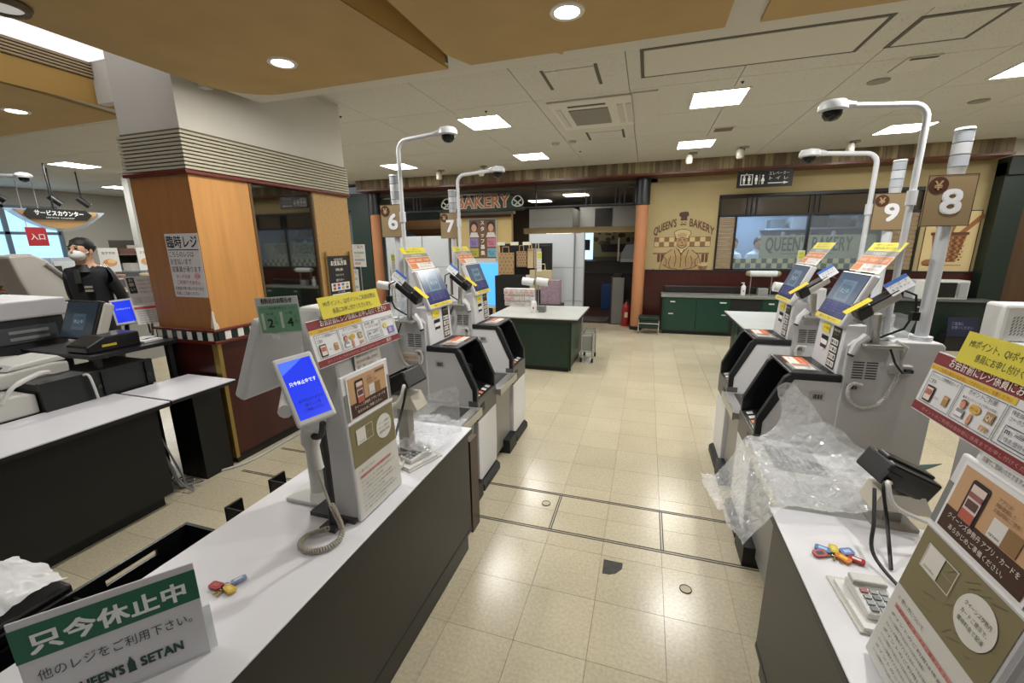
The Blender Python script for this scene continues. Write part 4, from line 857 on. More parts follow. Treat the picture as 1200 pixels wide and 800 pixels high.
def terminal(c, axis, side, label, s):
    a = Vector(axis).normalized(); w = frame(c, a, Vector(side)); o = thing('receipt_printer', label, 'printer', (c[0], c[1], .70))
    b = MB().obox(w, .17, .075, .115).build('body', mat('#101113', .35), o, bevel=.008)
    MB().obox(w @ Matrix.Translation((.0, .041, -.0)), .165, .012, .045).build('lid', mat('#18191c', .3), o, bevel=.004)
    MB().obox(w @ Matrix.Translation((s*.065, -.012, .058)), .05, .045, .012).build('port', mat('#050505', .5), o)
    st = MB(); st.prism([(-.07, -.06), (.09, -.06), (.06, .0), (-.05, .0)], -.045, .045, 'y', M=Matrix.Translation((c[0], c[1], c[2]-.05))); st.build('stand', mat('#b9b2a2', .5), o)
    MB().box(c[0]-.025, c[1]-.02, .70, c[0]+.025, c[1]+.025, c[2]-.10).build('riser', mat('#8f8a80', .5), o); MB().box(c[0]-.06, c[1]-.05, .70, c[0]+.06, c[1]+.06, .712).build('foot', mat('#8f8a80', .5), o)
    e = w @ Vector((s*.065, -.02, .066))
    MB().tube(spline([e, e+Vector((s*.02, -.03, .01)), e+Vector((s*.0, -.05, -.05)), e+Vector((-s*.10, -.05, -.09))], 6), .007, 6).build('white_cable', mat('#c9c7c2', .4), o, smooth=True)
    MB().tube(spline([e+Vector((0, 0, .01)), e+Vector((s*.03, -.03, -.0)), e+Vector((s*.02, -.06, -.09)), e+Vector((s*.05, -.18, -.17))], 6), .005, 6).build('black_cable', M_BLACK, o, smooth=True)
    return o
terminal((-.975, 1.50, 1.03), (.83, -.2, .42), (-.4, 0, .9), 'black receipt printer with cables behind the left kiosk', 1)
terminal((.80, 1.52, .87), (.86, .2, -.42), (.4, 0, .9), 'black receipt printer with cables on the right counter', -1)
MB().tube(spline([(.70, 1.42, .86), (.675, 1.34, .80), (.66, 1.28, .73), (.69, 1.15, .706), (.73, .95, .706)], 7), .005, 6).build('loose_cable', M_BLACK, label='black cable running along the right counter behind the pin pad', cat='cable')
def pin_pad(c, rz, label, s):
    o = thing('pin_pad', label, 'pin pad', (c[0], c[1], .70)); B = Matrix.Translation((c[0], c[1], .70)) @ Matrix.Rotation(rz, 4, 'Z') @ Matrix.Diagonal((.85, .85, .85, 1))
    MB().obox(B @ Matrix.Translation((0, 0, .004)), .15, .21, .006).build('tray', mat('#c4c1b8', .4), o)
    MB().obox(B @ Matrix.Translation((0, -.01, .012)), .13, .18, .012).build('paper_stack', mat('#d8d7d4', .5), o)
    body = MB(); body.prism([(-.07, .018), (-.07, .04), (.05, .055), (.07, .045), (.07, .018)], -.045, .045, 'x', M=B); bd = body.build('keypad_body', mat('#cfcecb', .4), o, bevel=.006)
    T = B @ Matrix.Translation((0, -.01, .0485)) @ Matrix.Rotation(.124, 4, 'X')
    for i in range(3):
        for j in range(4): MB().obox(T @ Matrix.Translation((-.024+.024*i, -.045+.02*j, .002)), .018, .013, .004).build('key', mat('#8f2f2a' if (i, j) == (0, 3) else ('#7d8284' if (i+j) % 3 else '#4d5356'), .4), bd)
    MB().obox(T @ Matrix.Translation((0, .052, .006)), .09, .035, .016).build('privacy_hood', mat('#b7b5b0', .4), bd, bevel=.004)
    MB().tube(spline([B @ Vector((.0, -.075, .03)), B @ Vector((.02, -.12, .012)), B @ Vector((-.02, -.15, .01)), B @ Vector((.04, -.17, .01))], 6), .006, 6).build('cord', mat('#b5b2a8', .5), o, smooth=True)
pin_pad((-.895, 1.44, .70), -.35, 'small grey pin pad on papers beside the left kiosk', -1)
pin_pad((.585, 1.10, .70), .05, 'small grey pin pad on papers on the right counter', 1)
key_bunch(.575, 1.285, .70, 'large bunch of keys with blue, yellow and red tags on the right counter', [(-.03, .012, '#5577a8', '#9fbbe0'), (.032, .018, '#5577a8', '#9fbbe0'), (.0, .02, '#c8b03a', '#d9c96a'), (-.045, -.012, '#a12f2c', '#2b2b2b'), (.012, -.015, '#c8762f', '#e0b33a'), (.045, -.012, '#a12f2c', '#d8d4d0')], 1.15, 9)
# white fan-shaped acrylic guard and PA box on the right
pb = thing('wall_unit', 'white box with a slotted grille at the right edge above the yellow sheet', 'speaker box', (1.50, 2.3, 1.0))
w = frame((1.555, 2.30, 1.245), (1, .0, 0), (0, 0, 1)); b = MB().obox(w @ Matrix.Translation((0, 0, -.06)), .20, .16, .12).build('casing', M_OFFW, pb, bevel=.012); p = Print()
for i in range(8):
    for j in range(6): p.poly([(-.07+.012*i, -.05+.014*j), (-.066+.012*i, -.05+.014*j), (-.060+.012*i, -.04+.014*j), (-.064+.012*i, -.04+.014*j)], '#5b5b59', 1)
p.build(b, w, 'grille_slots'); MB().cyl((1.60, 2.36, 1.31), (1.60, 2.36, 1.75), .02, n=12).build('post', M_POLE, pb, smooth=True); MB().box(1.47, 2.22, .0, 1.64, 2.40, 1.165).build('plinth', M_MSIDE, pb)
# papers on the near side of the lane 6 machine
for k, (x, z, wd_, hg, l) in enumerate(((-1.42, .83, .13, .19, 'printed sheet'),)):
    w = frame((x, 2.298, z), (1, 0, 0), (0, 0, 1)); sh = sheet('notice_sheet', w, wd_, hg, .001, mat('#d6d3d0', .5), L6); p = Print()
    for j in range(4): p.rect(-.055, -.085+.045*j, .055, -.05+.045*j, ('#cfa29c', '#d8d0c4', '#b9a9a4', '#d0b9a2')[j], 1); p.text('お会計のながれ', 0, -.075+.045*j, .011, '#5a4a46', 2, w=.09)
    p.build(sh, w)

MB().prism([(1.86, 3.36), (2.13, 3.58), (1.93, 3.50)], .0005, .004, 'z').build('green_floor_tape', mat('#0f3a30', .6), label='dark green triangle of tape on the floor behind the right machines', cat='floor tape')
# ================================================================ MIDDLE AND BACK
M_GRN = mat('#12301f', .4, noise=.05, scale=3); M_GTOP = mat('#b3b5b0', .38, noise=.05, scale=8)
def packing_table(name, label, x0, y0, x1, y1, open_side=None):
    o = thing(name, label, 'table', ((x0+x1)/2, (y0+y1)/2, 0))
    MB().box(x0+.10, y0+.09, .06, x1-.10, y1-.06, .66).build('body', M_GRN, o)
    MB().box(x0+.12, y0+.12, 0, x1-.12, y1-.08, .06).build('toe_kick', mat('#0b0d0c', .5), o)
    MB().box(x0, y0, .662, x1, y1, .688).build('worktop_edge', mat('#23241f', .5), o); MB().box(x0+.001, y0+.001, .688, x1-.001, y1-.001, .70).build('worktop', M_GTOP, o)
    return o
tb = packing_table('packing_table', 'green packing table with a grey top behind the left machines', -1.90, 4.98, -.755, 6.07)
MB().box(-.853, 5.10, .08, -.845, 5.98, .64).build('side_door', mat('#1d3a2a', .35), tb)
MB().box(-.862, 5.07, .02, -.842, 5.10, .66).build('corner_post', mat('#0e2117', .4), tb)
tb2 = packing_table('packing_table', 'green packing table with a grey top behind the right machines', 1.015, 4.83, 2.5, 6.10)
for k in range(2): MB().box(1.106, 5.62+.20*k, .08, 1.114, 5.80+.20*k, .64).build('sliding_door', mat('#1a3626', .35), tb2)
MB().box(1.104, 5.0, .30, 1.3, 5.5, .31).build('shelf', mat('#2a3c31', .5), tb2); MB().box(1.10, 5.05, .08, 1.118, 5.50, .60).build('shelf_shade', mat('#060807', .6), tb2)  # near-black sheet painted as the shade inside the shelf compartment
# basket trolley behind the left table
bt = thing('basket_trolley', 'small wheeled basket frame behind the left green table', 'trolley', (-.70, 5.75, 0))
for x in (-.79, -.64):
    for y in (5.6, 5.95):
        MB().cyl((x, y, .06), (x, y, .40), .009, n=8).build('upright', M_STEEL, bt); MB().cyl((x-.012, y, .03), (x+.012, y, .03), .03, n=12).build('wheel', M_BLACK, bt)
for z in (.15, .40): MB().tube([(-.79, 5.6, z), (-.64, 5.6, z), (-.64, 5.95, z), (-.79, 5.95, z), (-.79, 5.6, z)], .008, 6).build('rail', M_STEEL, bt)
MB().box(-.78, 5.61, .16, -.65, 5.94, .36).build('basket', mat('#9c9c98', .5), bt)
# sanitizer bottles
def pump_bottle(x, y, z, label, h=.16):
    o = thing('pump_bottle', label, 'bottle', (x, y, z)); MB().lathe([(.035, 0), (.037, .01), (.037, h*.68), (.03, h*.78), (.012, h*.84)], (x, y, z), 16).build('bottle', mat('#d7d9da', .3), o, smooth=True)
    MB().lathe([(.013, h*.84), (.013, h*.92), (.005, h*.93), (.005, h)], (x, y, z), 10).build('pump', mat('#e6e6e6', .3), o, smooth=True); MB().box(x-.04, y-.008, z+h, x+.008, y+.008, z+h+.012).build('nozzle', mat('#e6e6e6', .3), o)
    w = frame((x, y-.0378, z+h*.36), (1, 0, 0), (0, 0, 1)); lb = sheet('bottle_label', w, .04, .05, .001, mat('#e9e4e2', .5), o); Print(.001).ell(0, -.003, .012, .012, '#b52b2b', 1).text('消毒', 0, .012, .012, '#9c2626', 2, w=.028).build(lb, w)
pump_bottle(-1.40, 5.38, .70, 'white sanitizer pump bottle on the left green table', .19)
pump_bottle(1.60, 5.18, .70, 'white sanitizer pump bottle on the right green table')
pump_bottle(1.585, 7.98, .70, 'clear pump bottle on the long back cabinet', .2)
MB().box(-1.35, 5.40, .70, -1.26, 5.52, .78).build('tissue_box', mat('#6a6a66', .5), label='small grey box beside the sanitizer on the left green table', cat='box', bevel=.006)
# stacked white cartons
random.seed(11)
for k in range(3):
    for i in range(6):
        x = -1.99+.078*i; MB().box(x, 5.92-.02*k, .701+.087*k, x+.072, 6.0, .782+.087*k).build('small_carton', mat('#d6cfcb', .5), label='white carton stacked on the green table, %s row, %s from left' % (('bottom', 'middle', 'top')[k], ('first', 'second', 'third', 'fourth', 'fifth', 'sixth')[i]), cat='carton', group='small white cartons stacked on the left table')
        c = bpy.context.scene.collection.objects[-1]; w = frame((x+.036, 5.92-.02*k-.0005, .741+.087*k), (1, 0, 0), (0, 0, 1))
        Print(.001).rect(-.03, -.032, .03, .0, random.choice(('#c98f8f', '#b9a79c', '#c7bdb8')), 1).text('お茶', 0, .008, .022, '#6b5a55', 2, w=.035).build(c, w)
# bag roll stands
def roll_stand(x, y, label, h=.86, s=1):
    o = thing('bag_roll_stand', label, 'roll stand', (x, y, .70))
    MB().box(x-.05, y-.05, .70, x+.05, y+.05, .76).build('base', mat('#77797a', .35, .6), o, bevel=.004)
    for dx in (-.012, .03): MB().cyl((x+dx, y, .75), (x+dx, y, .70+h*(1 if dx < 0 else .55)), .007, n=8).build('rod', M_STEEL, o)
    for k, dx in enumerate((-.10, .10)):
        MB().cyl((x+dx-.085, y-.03, 1.10), (x+dx+.075, y-.03, 1.08), .052, n=18).build('bag_roll', mat('#cfd0d0', .5), o, smooth=True); MB().cyl((x+dx+.07, y-.03, 1.08), (x+dx+.085, y-.03, 1.078), .034, n=16).build('roll_core', mat('#8a7a66', .5), o)
    w = frame((x+.045, y-.01, 1.36), (1, -.12, 0), (.03, 0, 1)); t = sheet('hanging_tag', w, .065, .26, .002, mat('#d5d6d2', .5), o); p = Print(.001)
    p.rect(-.03, .04, .03, .12, '#c8cf5a', 1)
    for k in range(6): p.text('一枚ずつ', 0, .085-.036*k, .022, '#4b4d48', 2, w=.045)
    p.build(t, w)
roll_stand(-1.43, 5.62, 'bag roll stand with a hanging tag on the left green table')
roll_stand(1.545, 5.38, 'bag roll stand with a hanging tag on the right green table', .74)
# paper bag display behind the left table
rk = thing('paper_bag_rack', 'black rack of brown paper bags behind the left green table', 'rack', (-1.9, 6.45, 0))
MB().box(-2.32, 6.42, 0, -1.45, 6.75, 1.10).build('cabinet', mat('#151413', .5), rk); MB().box(-1.80, 6.412, 1.03, -1.66, 6.42, 1.12).build('price_card', mat('#d2d0c8', .5), rk)
MB().box(-2.32, 6.70, 1.10, -1.45, 6.75, 1.60).build('back_panel', mat('#191816', .5), rk)
MB().tube([(-2.3, 6.62, 1.56), (-1.47, 6.62, 1.56)], .008, 6).build('hanging_bar', M_BLACK, rk)
for x in (-2.2, -1.98, -1.78): 
    w = frame((x, 6.40, 1.60), (1, 0, 0), (0, .1, 1)); sheet('shelf_card', w, .13, .05, .003, mat('#dcdcc8', .5), rk)
def paper_bag(x, y, z, w_, h, c, dots, label):
    o = thing('paper_bag', label, 'paper bag', (x, y, z)); MB().prism([(y-.03, z), (y-.025, z+h), (y+.035, z+h), (y+.04, z)], x-w_/2, x+w_/2, 'x').build('bag', mat(c, .7, noise=.05, scale=6), o)
    MB().tube([(x-w_*.22, y-.02, z+h), (x-w_*.2, y-.02, z+h+.09), (x+w_*.2, y-.02, z+h+.09), (x+w_*.22, y-.02, z+h)], .008, 5).build('handle', mat(c, .7), o)
    if dots:
        w = frame((x, y-.0285, z+h/2), (1, 0, 0), (0, .015, 1)); p = Print(.001)
        for i in range(4):
            for j in range(6): p.ell(-w_*.38+w_*.25*i+(w_*.12 if j % 2 else 0), -h*.42+h*.17*j, .009, .012, '#5a3d22', 1, 8)
        p.build(o, w)
paper_bag(-2.15, 6.50, 1.12, .25, .34, '#a98b63', True, 'brown paper bag with dark dots hanging on the rack'); paper_bag(-1.90, 6.54, 1.24, .16, .24, '#a58a66', True, 'smaller brown paper bag with dots on the rack')
paper_bag(-1.76, 6.56, 1.22, .09, .30, '#c9b48c', False, 'pale folded paper bag on the rack, left of two'); paper_bag(-1.65, 6.56, 1.22, .10, .30, '#c2b5a0', False, 'pale folded paper bag on the rack, right of two'); paper_bag(-1.55, 6.375, .90, .34, .30, '#b5a883', False, 'large cream paper bag low on the rack')
MB().box(-1.50, 6.15, .705, -1.22, 6.35, 1.06).build('magazine_box', mat('#8c7782', .6, noise=.2, scale=20), label='pinkish box of leaflets behind the roll stand', cat='leaflet box')
MB().box(-1.52, 6.12, 0, -1.18, 6.38, .705).build('leaflet_stand', M_BLACK, label='dark stand carrying the leaflet box', cat='stand')
# blue monitor left of the paper bags
bm_ = thing('info_monitor', 'upright monitor with a light blue screen left of the paper bags', 'monitor', (-2.45, 6.6, 0))
MB().box(-2.75, 6.58, .55, -2.30, 6.64, 1.32).build('housing', mat('#c9ccd0', .4), bm_); MB().box(-2.73, 6.572, .6, -2.32, 6.58, 1.29).build('screen', mat('#4b9be0', .3, emit=.85), bm_); MB().box(-2.6, 6.58, 0, -2.45, 6.64, .55).build('stand', M_BLACK, bm_)
# white partition panels
def partition(x0, x1, y, label, z=1.76):
    o = thing('partition_panel', label, 'partition', ((x0+x1)/2, y, 0), 'white folding partitions')
    for a in range(3): MB().box(x0+.004, y, .03+.578*a, x1-.004, y+.04, .03+.578*a+.572).build('panel', mat('#b4b8bc', .45), o)
    for x in (x0, x1): MB().box(x-.006, y-.003, 0, x+.006, y+.043, z).build('frame_post', mat('#8a8d90', .4, .4), o)
partition(-4.90, -4.11, 7.32, 'white partition panel next to the left pillar'); partition(-4.10, -3.55, 7.32, 'white partition panel left of the recruiting poster')
partition(-1.99, -1.20, 7.32, 'wide white partition panel beside the bakery entrance'); partition(-1.19, -1.03, 7.36, 'narrow white partition panel edge beside the bakery entrance')
# mural, basket picture, toilet sign
BR = '#5f3c22'; BR2 = '#7d5a38'; BR3 = '#a38c60'; HI = '#b5a476'
w = frame((.575, YB-.004, 1.60), (1, 0, 0), (0, 0, 1)); p = Print(.0015)
class Off:
    def __init__(s, p, dx, dy): s.p = p; s.dx = dx; s.dy = dy
    def rect(s, x0, y0, x1, y1, c, l=1): s.p.rect(x0+s.dx, y0+s.dy, x1+s.dx, y1+s.dy, c, l)
    def box(s, x0, y0, x1, y1, t, c, l=2): s.p.box(x0+s.dx, y0+s.dy, x1+s.dx, y1+s.dy, t, c, l)
    def poly(s, pts, c, l=1): s.p.poly([(x+s.dx, y+s.dy) for x, y in pts], c, l)
    def line(s, pts, t, c, l=2): s.p.line([(x+s.dx, y+s.dy) for x, y in pts], t, c, l)
    def ell(s, x, y, a, b, c, l=1, n=28): s.p.ell(x+s.dx, y+s.dy, a, b, c, l, n)
p.text('QUEEN\'S', -.30, .09, .19, BR, 3, w=.37, fn=lambda x, y: (x, y+.177-.70*x*x), bold=.016); p.text('BAKERY', .305, .09, .19, BR, 3, w=.40, fn=lambda x, y: (x, y+.177-.70*x*x), bold=.016)
HB = p; p = Off(HB, 0, .06)
p.poly([(-.05, .30), (.06, .30), (.055, .36), (.085, .39), (.07, .44), (.02, .45), (-.02, .445), (-.07, .435), (-.08, .385), (-.045, .355)], '#3f2414', 3); p.line([(-.05, .235), (-.02, .225), (0, .245), (.02, .225), (.05, .235)], .02, BR, 3); p.ell(-.025, .268, .012, .008, BR, 3, 10); p.ell(.03, .268, .012, .008, BR, 3, 10)
p = Off(HB, 0, .07)
for i in range(11):
    for j in range(2):
        if not 3 <= i <= 7 or True: p.rect(-.47+.085*i, -.16+.085*j, -.47+.085*(i+1), -.16+.085*(j+1), BR2 if (i+j) % 2 else HI, 1)
p.box(-.47, -.16, .465, .01, .006, BR, 2)
p.rect(-.48, -.29, .46, -.265, BR2, 1)
for x in (-.40, -.34, .34, .40): p.rect(x, -.43, x+.045, -.29, BR, 1)
p = Off(HB, 0, -.045)
body = [(-.36, -.47), (-.33, -.33), (-.28, -.18), (-.16, -.09), (-.05, -.06), (.06, -.06), (.17, -.10), (.28, -.19), (.33, -.32), (.35, -.47)]
p.poly(body, BR3, 3)
for q in ([(-.36, -.47), (-.33, -.33), (-.28, -.18), (-.16, -.09)], [(.17, -.10), (.28, -.19), (.33, -.32), (.35, -.47)], [(-.17, -.46), (-.2, -.33), (-.17, -.2)], [(.16, -.46), (.2, -.33), (.16, -.2)], [(-.12, -.1), (-.08, -.25), (-.1, -.4)], [(.12, -.1), (.08, -.25), (.1, -.4)], [(-.05, -.08), (0, -.2), (.05, -.08)], [(0, -.2), (0, -.42)], [(-.3, -.2), (-.24, -.28), (-.25, -.4)], [(.3, -.2), (.24, -.28), (.25, -.4)]): p.line(q, .011, BR, 5)
p.poly([(-.09, -.06), (0, -.17), (.10, -.06), (.06, .0), (-.06, .0)], HI, 4); p.line([(-.09, -.06), (0, -.17), (.10, -.06)], .012, BR, 5)
p.ell(.0, .04, .095, .115, '#a6875a', 6); p.ell(-.075, .03, .02, .04, '#a67a4c', 5, 12)
for q in ([(-.055, .055), (-.02, .06)], [(.02, .06), (.055, .055)], [(-.005, .05), (.0, .015), (.018, .012)], [(-.03, -.02), (.0, -.028), (.035, -.018)], [(-.06, .075), (-.015, .08)], [(.015, .08), (.06, .075)], [(-.09, .0), (-.06, -.05), (0, -.075), (.06, -.05), (.09, .0)]): p.line(q, .010, '#4a2a17', 8)
p.poly([(-.10, .09), (-.115, .15), (-.14, .17), (-.135, .215), (-.08, .245), (0, .255), (.08, .245), (.135, .215), (.14, .17), (.115, .15), (.10, .09), (0, .115)], HI, 7); p.line([(-.10, .09), (-.115, .15), (-.14, .17), (-.135, .215), (-.08, .245), (0, .255), (.08, .245), (.135, .215), (.14, .17), (.115, .15), (.10, .09), (0, .115), (-.10, .09)], .010, BR, 8)
p.poly([(-.30, -.36), (-.20, -.42), (-.05, -.44), (-.04, -.48), (-.28, -.48)], '#a6875a', 6); p.poly([(.30, -.36), (.20, -.42), (.05, -.44), (.04, -.48), (.28, -.48)], '#a6875a', 6); p.line([(-.30, -.36), (-.20, -.42), (-.05, -.44)], .012, BR, 7); p.line([(.30, -.36), (.20, -.42), (.05, -.44)], .012, BR, 7)
for k in range(4): p.line([(-.06+.02*k, -.44), (-.05+.02*k, -.475)], .006, BR, 7); p.line([(.02+.02*k, -.475), (.03+.02*k, -.44)], .006, BR, 7)
p.poly([(.28, -.36), (.46, -.36), (.43, -.44), (.37, -.47), (.31, -.44)], BR2, 4); p.ell(.37, -.36, .09, .025, HI, 5); p.line([(-.5, -.49), (.5, -.49)], .02, BR2, 3); p.line([(-.48, -.44), (-.36, -.48)], .012, BR2, 3)
for k in range(30): 
    x = -.3+.02*k; p.line([(x, -.18-.3*abs(x)), (x+.015, -.30-.3*abs(x))], .005, BR2, 4); p.line([(x*1.05, -.30-.2*abs(x)), (x*1.05+.02, -.42)], .004, BR2, 4)
for k in range(14):
    x = -.085+.012*k; p.line([(x, .20-.3*abs(x)), (x*.8, .12)], .004, BR2, 8)
for k in range(9):
    p.line([(-.085+.004*k, .06-.014*k), (-.06+.004*k, .055-.014*k)], .004, '#6b4426', 8); p.line([(.06-.004*k, .055-.014*k), (.085-.004*k, .06-.014*k)], .004, '#6b4426', 8)
p = HB
mu = p.build(wb, w, 'mural', 'brown and cream painted mural of a baker below the arched bakery name')
w = frame((4.355, YB-.006, 1.545), (1, 0, 0), (0, 0, 1)); bp_ = thing('basket_picture', 'cream picture of a bread basket on the back wall behind board eight', 'picture', (4.355, YB-.01, 1.09))
sh = sheet('canvas', w, .65, .91, .02, mat('#c9b483', .7), bp_); p = Print(.002); p.box(-.325, -.455, .325, .455, .012, '#3a2a1a', 1)
p.poly([(-.16, -.30), (.12, -.30), (.20, .10), (-.22, .10)], '#7d4f2c', 1)
for j in range(9):
    for i in range(9): p.rect(-.19+.042*i+(.02 if j % 2 else 0), -.28+.041*j, -.165+.042*i+(.02 if j % 2 else 0), -.255+.041*j, '#a87b4b' if (i+j) % 2 else '#5a3319', 2)
p.poly([(-.24, .10), (.22, .10), (.22, .14), (-.24, .14)], '#5a3319', 3)
for x, a in ((-.02, .05), (.12, .2), (-.12, -.1)): p.poly([(x-.04, .12), (x+.04, .12), (x+.05+a, .36), (x+a+.01, .41), (x-.03+a, .37)], '#8d5c33', 2)
p.ell(-.21, -.31, .08, .05, '#8d5c33', 2); p.line([(-.28, -.35), (.2, -.35)], .012, '#8d6a40', 2); p.build(sh, w)
ts = thing('toilet_sign', 'black hanging sign with lift and toilet pictograms above the bakery window', 'sign', (1.71, 7.74, 2.41)); w = frame((1.66, 7.74, 2.53), (1, 0, 0), (0, 0, 1))
sh = sheet('sign_board', w, .76, .245, .03, mat('#0e0e0e', .4), ts); p = Print(.002); WT = '#d9d9d6'
def man(x, y, h, skirt=False):
    p.ell(x, y+h*.88, h*.10, h*.10, WT, 2, 12)
    if skirt: p.poly([(x-h*.05, y+h*.74), (x+h*.05, y+h*.74), (x+h*.2, y+h*.32), (x-h*.2, y+h*.32)], WT, 2)
    else: p.rect(x-h*.14, y+h*.36, x+h*.14, y+h*.74, WT, 2)
    p.rect(x-h*.09, y, x-h*.015, y+h*.36, WT, 2); p.rect(x+h*.015, y, x+h*.09, y+h*.36, WT, 2)
p.box(-.335, -.085, -.165, .07, .01, WT, 2); man(-.285, -.07, .125); man(-.215, -.07, .125); p.poly([(-.265, .078), (-.255, .092), (-.245, .078)], WT, 2); man(-.115, -.08, .14); p.rect(-.072, -.085, -.068, .065, WT, 2); man(-.025, -.08, .14, True)
p.text('エレベーター', .19, .05, .058, WT, 2, w=.27); p.text('ト イ レ', .19, -.02, .058, WT, 2, w=.25); p.rect(.05, -.075, .26, -.062, WT, 2); p.poly([(.26, -.088), (.325, -.068), (.26, -.048)], WT, 2); p.build(sh, w)
for x in (1.36, 1.96): MB().cyl((x, 7.76, 2.65), (x, 7.76, 2.69), .006, n=6).build('hanger', M_BLACK, ts)
# things inside the kitchen
kb = MB().box(1.9, 8.60, 1.13, 3.58, 8.63, 1.68).build('name_panel', mat('#7f8673', .5), label='cream panel with green bakery lettering behind the window', cat='panel'); w = frame((2.72, 8.598, 1.52), (1, 0, 0), (0, 0, 1)); p = Print(.002)
p.text('QUEEN\'S BAKERY', -.10, -.10, .33, '#123024', 1, w=1.28, bold=.012); p.line([(-.5, -.15), (.3, -.15)], .012, '#16382a', 1); p.build(kb, w)
ck = MB().box(1.43, 8.52, 1.126, 3.57, 8.55, 1.29).build('checker_board', mat('#a9a277', .5), label='low green and cream chequered board inside the bakery window', cat='board'); w = frame((2.5, 8.518, 1.208), (1, 0, 0), (0, 0, 1)); p = Print(.002)
for i in range(26):
    for j in range(2):
        if (i+j) % 2: p.rect(-1.07+.0823*i, -.082+.082*j, -1.07+.0823*(i+1), .0+.082*j, '#14382a', 1)
p.build(ck, w)
MB().box(1.43, 8.52, .6, 3.57, 8.80, 1.125).build('kitchen_counter', mat('#6f7880', .4), label='steel counter just inside the bakery window', cat='counter')
for k, (x, h, l) in enumerate(((2.35, .42, 'dark steel mixer in the kitchen'), (2.74, .55, 'dark steel oven in the kitchen'), (3.13, .5, 'tall dark rack in the kitchen'))):
    o = thing('kitchen_machine', l, 'machine', (x, 9.3, 0)); MB().box(x-.18, 9.1, 0, x+.18, 9.5, 1.55+h*.3).build('body', mat(('#6c7680', '#3b4248', '#2c3238')[k], .35, .4), o, bevel=.02); MB().cyl((x, 9.08, 1.45), (x+.02, 9.08, 1.75), .07, .04, 12).build('arm', mat('#8c98a4', .3, .6), o, smooth=True)
sd = thing('wall_shelf', 'pale shelf of equipment high in the kitchen', 'shelf', (2.8, 9.9, 1.8)); MB().box(2.2, 9.75, 1.80, 4.2, 10.18, 1.83).build('board', mat('#9fb0c2', .4), sd)
for k in range(5): MB().box(2.3+.36*k, 9.8, 1.83, 2.55+.36*k, 10.1, 2.0+.04*(k % 3)).build('container', mat(('#5b6670', '#aebccb', '#3a434b')[k % 3], .5), sd)
for x, lab in ((1.50, 'baker with dark hair seen from behind, left of two behind the window'), (1.94, 'baker in a white coat bending over, right of two behind the window')):
    o = thing('person', lab, 'person', (x, 9.0, 0)); b = MB(); z0 = 1.30 if x > 1.7 else 1.30
    b.lathe([(.12, .0), (.15, .5), (.19, .95), (.21, z0-.05), (.17, z0+.06), (.07, z0+.11), (.055, z0+.15)], (x, 9.0, 0), 16)
    b.build('torso', mat('#cfdbe8', .6), o, smooth=True)
    MB().ball((x+.02, 8.98, z0+.24), .10, 12, sc=(.85, 1, 1.15)).build('head', mat('#b58a6c', .5), o, smooth=True); MB().ball((x+.02, 8.995, z0+.265), .106, 12, sc=(.88, 1, 1.05)).build('hair', mat('#1c1a1c', .6), o, smooth=True)
# long back cabinet with sink fittings
cb = thing('back_cabinet', 'long low green cabinet with sliding doors against the red dado', 'cabinet', (1.6, 8.0, 0))
MB().box(.30, 7.82, .06, 3.0, 8.2, .655).build('body', M_GRN, cb); MB().box(.33, 7.86, 0, 3.0, 8.18, .06).build('toe_kick', mat('#0b0d0c', .5), cb); MB().box(.275, 7.79, .655, 3.02, 8.215, .70).build('worktop', mat('#7e8079', .4), cb, bevel=.006); MB().box(.32, 8.17, .70, 3.0, 8.215, .83).build('splashback', mat('#1a110f', .5), cb, bevel=.02)
for k, (x0, x1) in enumerate(((.33, .86), (.86, 1.37), (1.85, 2.36), (2.36, 2.9))):
    d = MB().box(x0+.004, 7.808, .08, x1-.004, 7.82, .645).build('sliding_door', mat('#15382a', .35), cb); MB().box(x0+(.10 if k % 2 == 0 else .36), 7.803, .57, x0+(.18 if k % 2 == 0 else .46), 7.808, .59).build('label_plate', mat('#c9c9c2', .4), d); MB().box(x0+(.08 if k % 2 == 0 else .40), 7.803, .36, x0+(.16 if k % 2 == 0 else .47), 7.808, .38).build('pull', mat('#c9c9c2', .3, .5), d)
MB().box(1.40, 7.815, .08, 1.83, 7.822, .645).build('bay_shade', mat('#070807', .7), cb)  # solid dark sheet, colour stands in for shade within the doorless bay
rh = thing('roll_holder', 'metal stand holding a horizontal white bag roll on the back cabinet', 'roll holder', (1.85, 8.02, .70))
for x in (1.69, 2.0): MB().cyl((x, 8.02, .70), (x, 8.02, 1.06), .008, n=8).build('upright', M_STEEL, rh)
MB().cyl((1.66, 8.0, 1.06), (2.06, 8.0, 1.06), .05, n=16).build('bag_roll', mat('#cfd3d4', .5), rh, smooth=True)
for x in (1.64, 2.08): MB().ball((x, 8.0, 1.06), .045, 10).build('end_cap', mat('#8d8468', .4), rh, smooth=True)
MB().box(1.80, 7.94, .70, 1.95, 8.06, .82).build('napkin_box', mat('#9ea09e', .35, .4), label='small metal napkin box on the back cabinet', cat='box', bevel=.006)
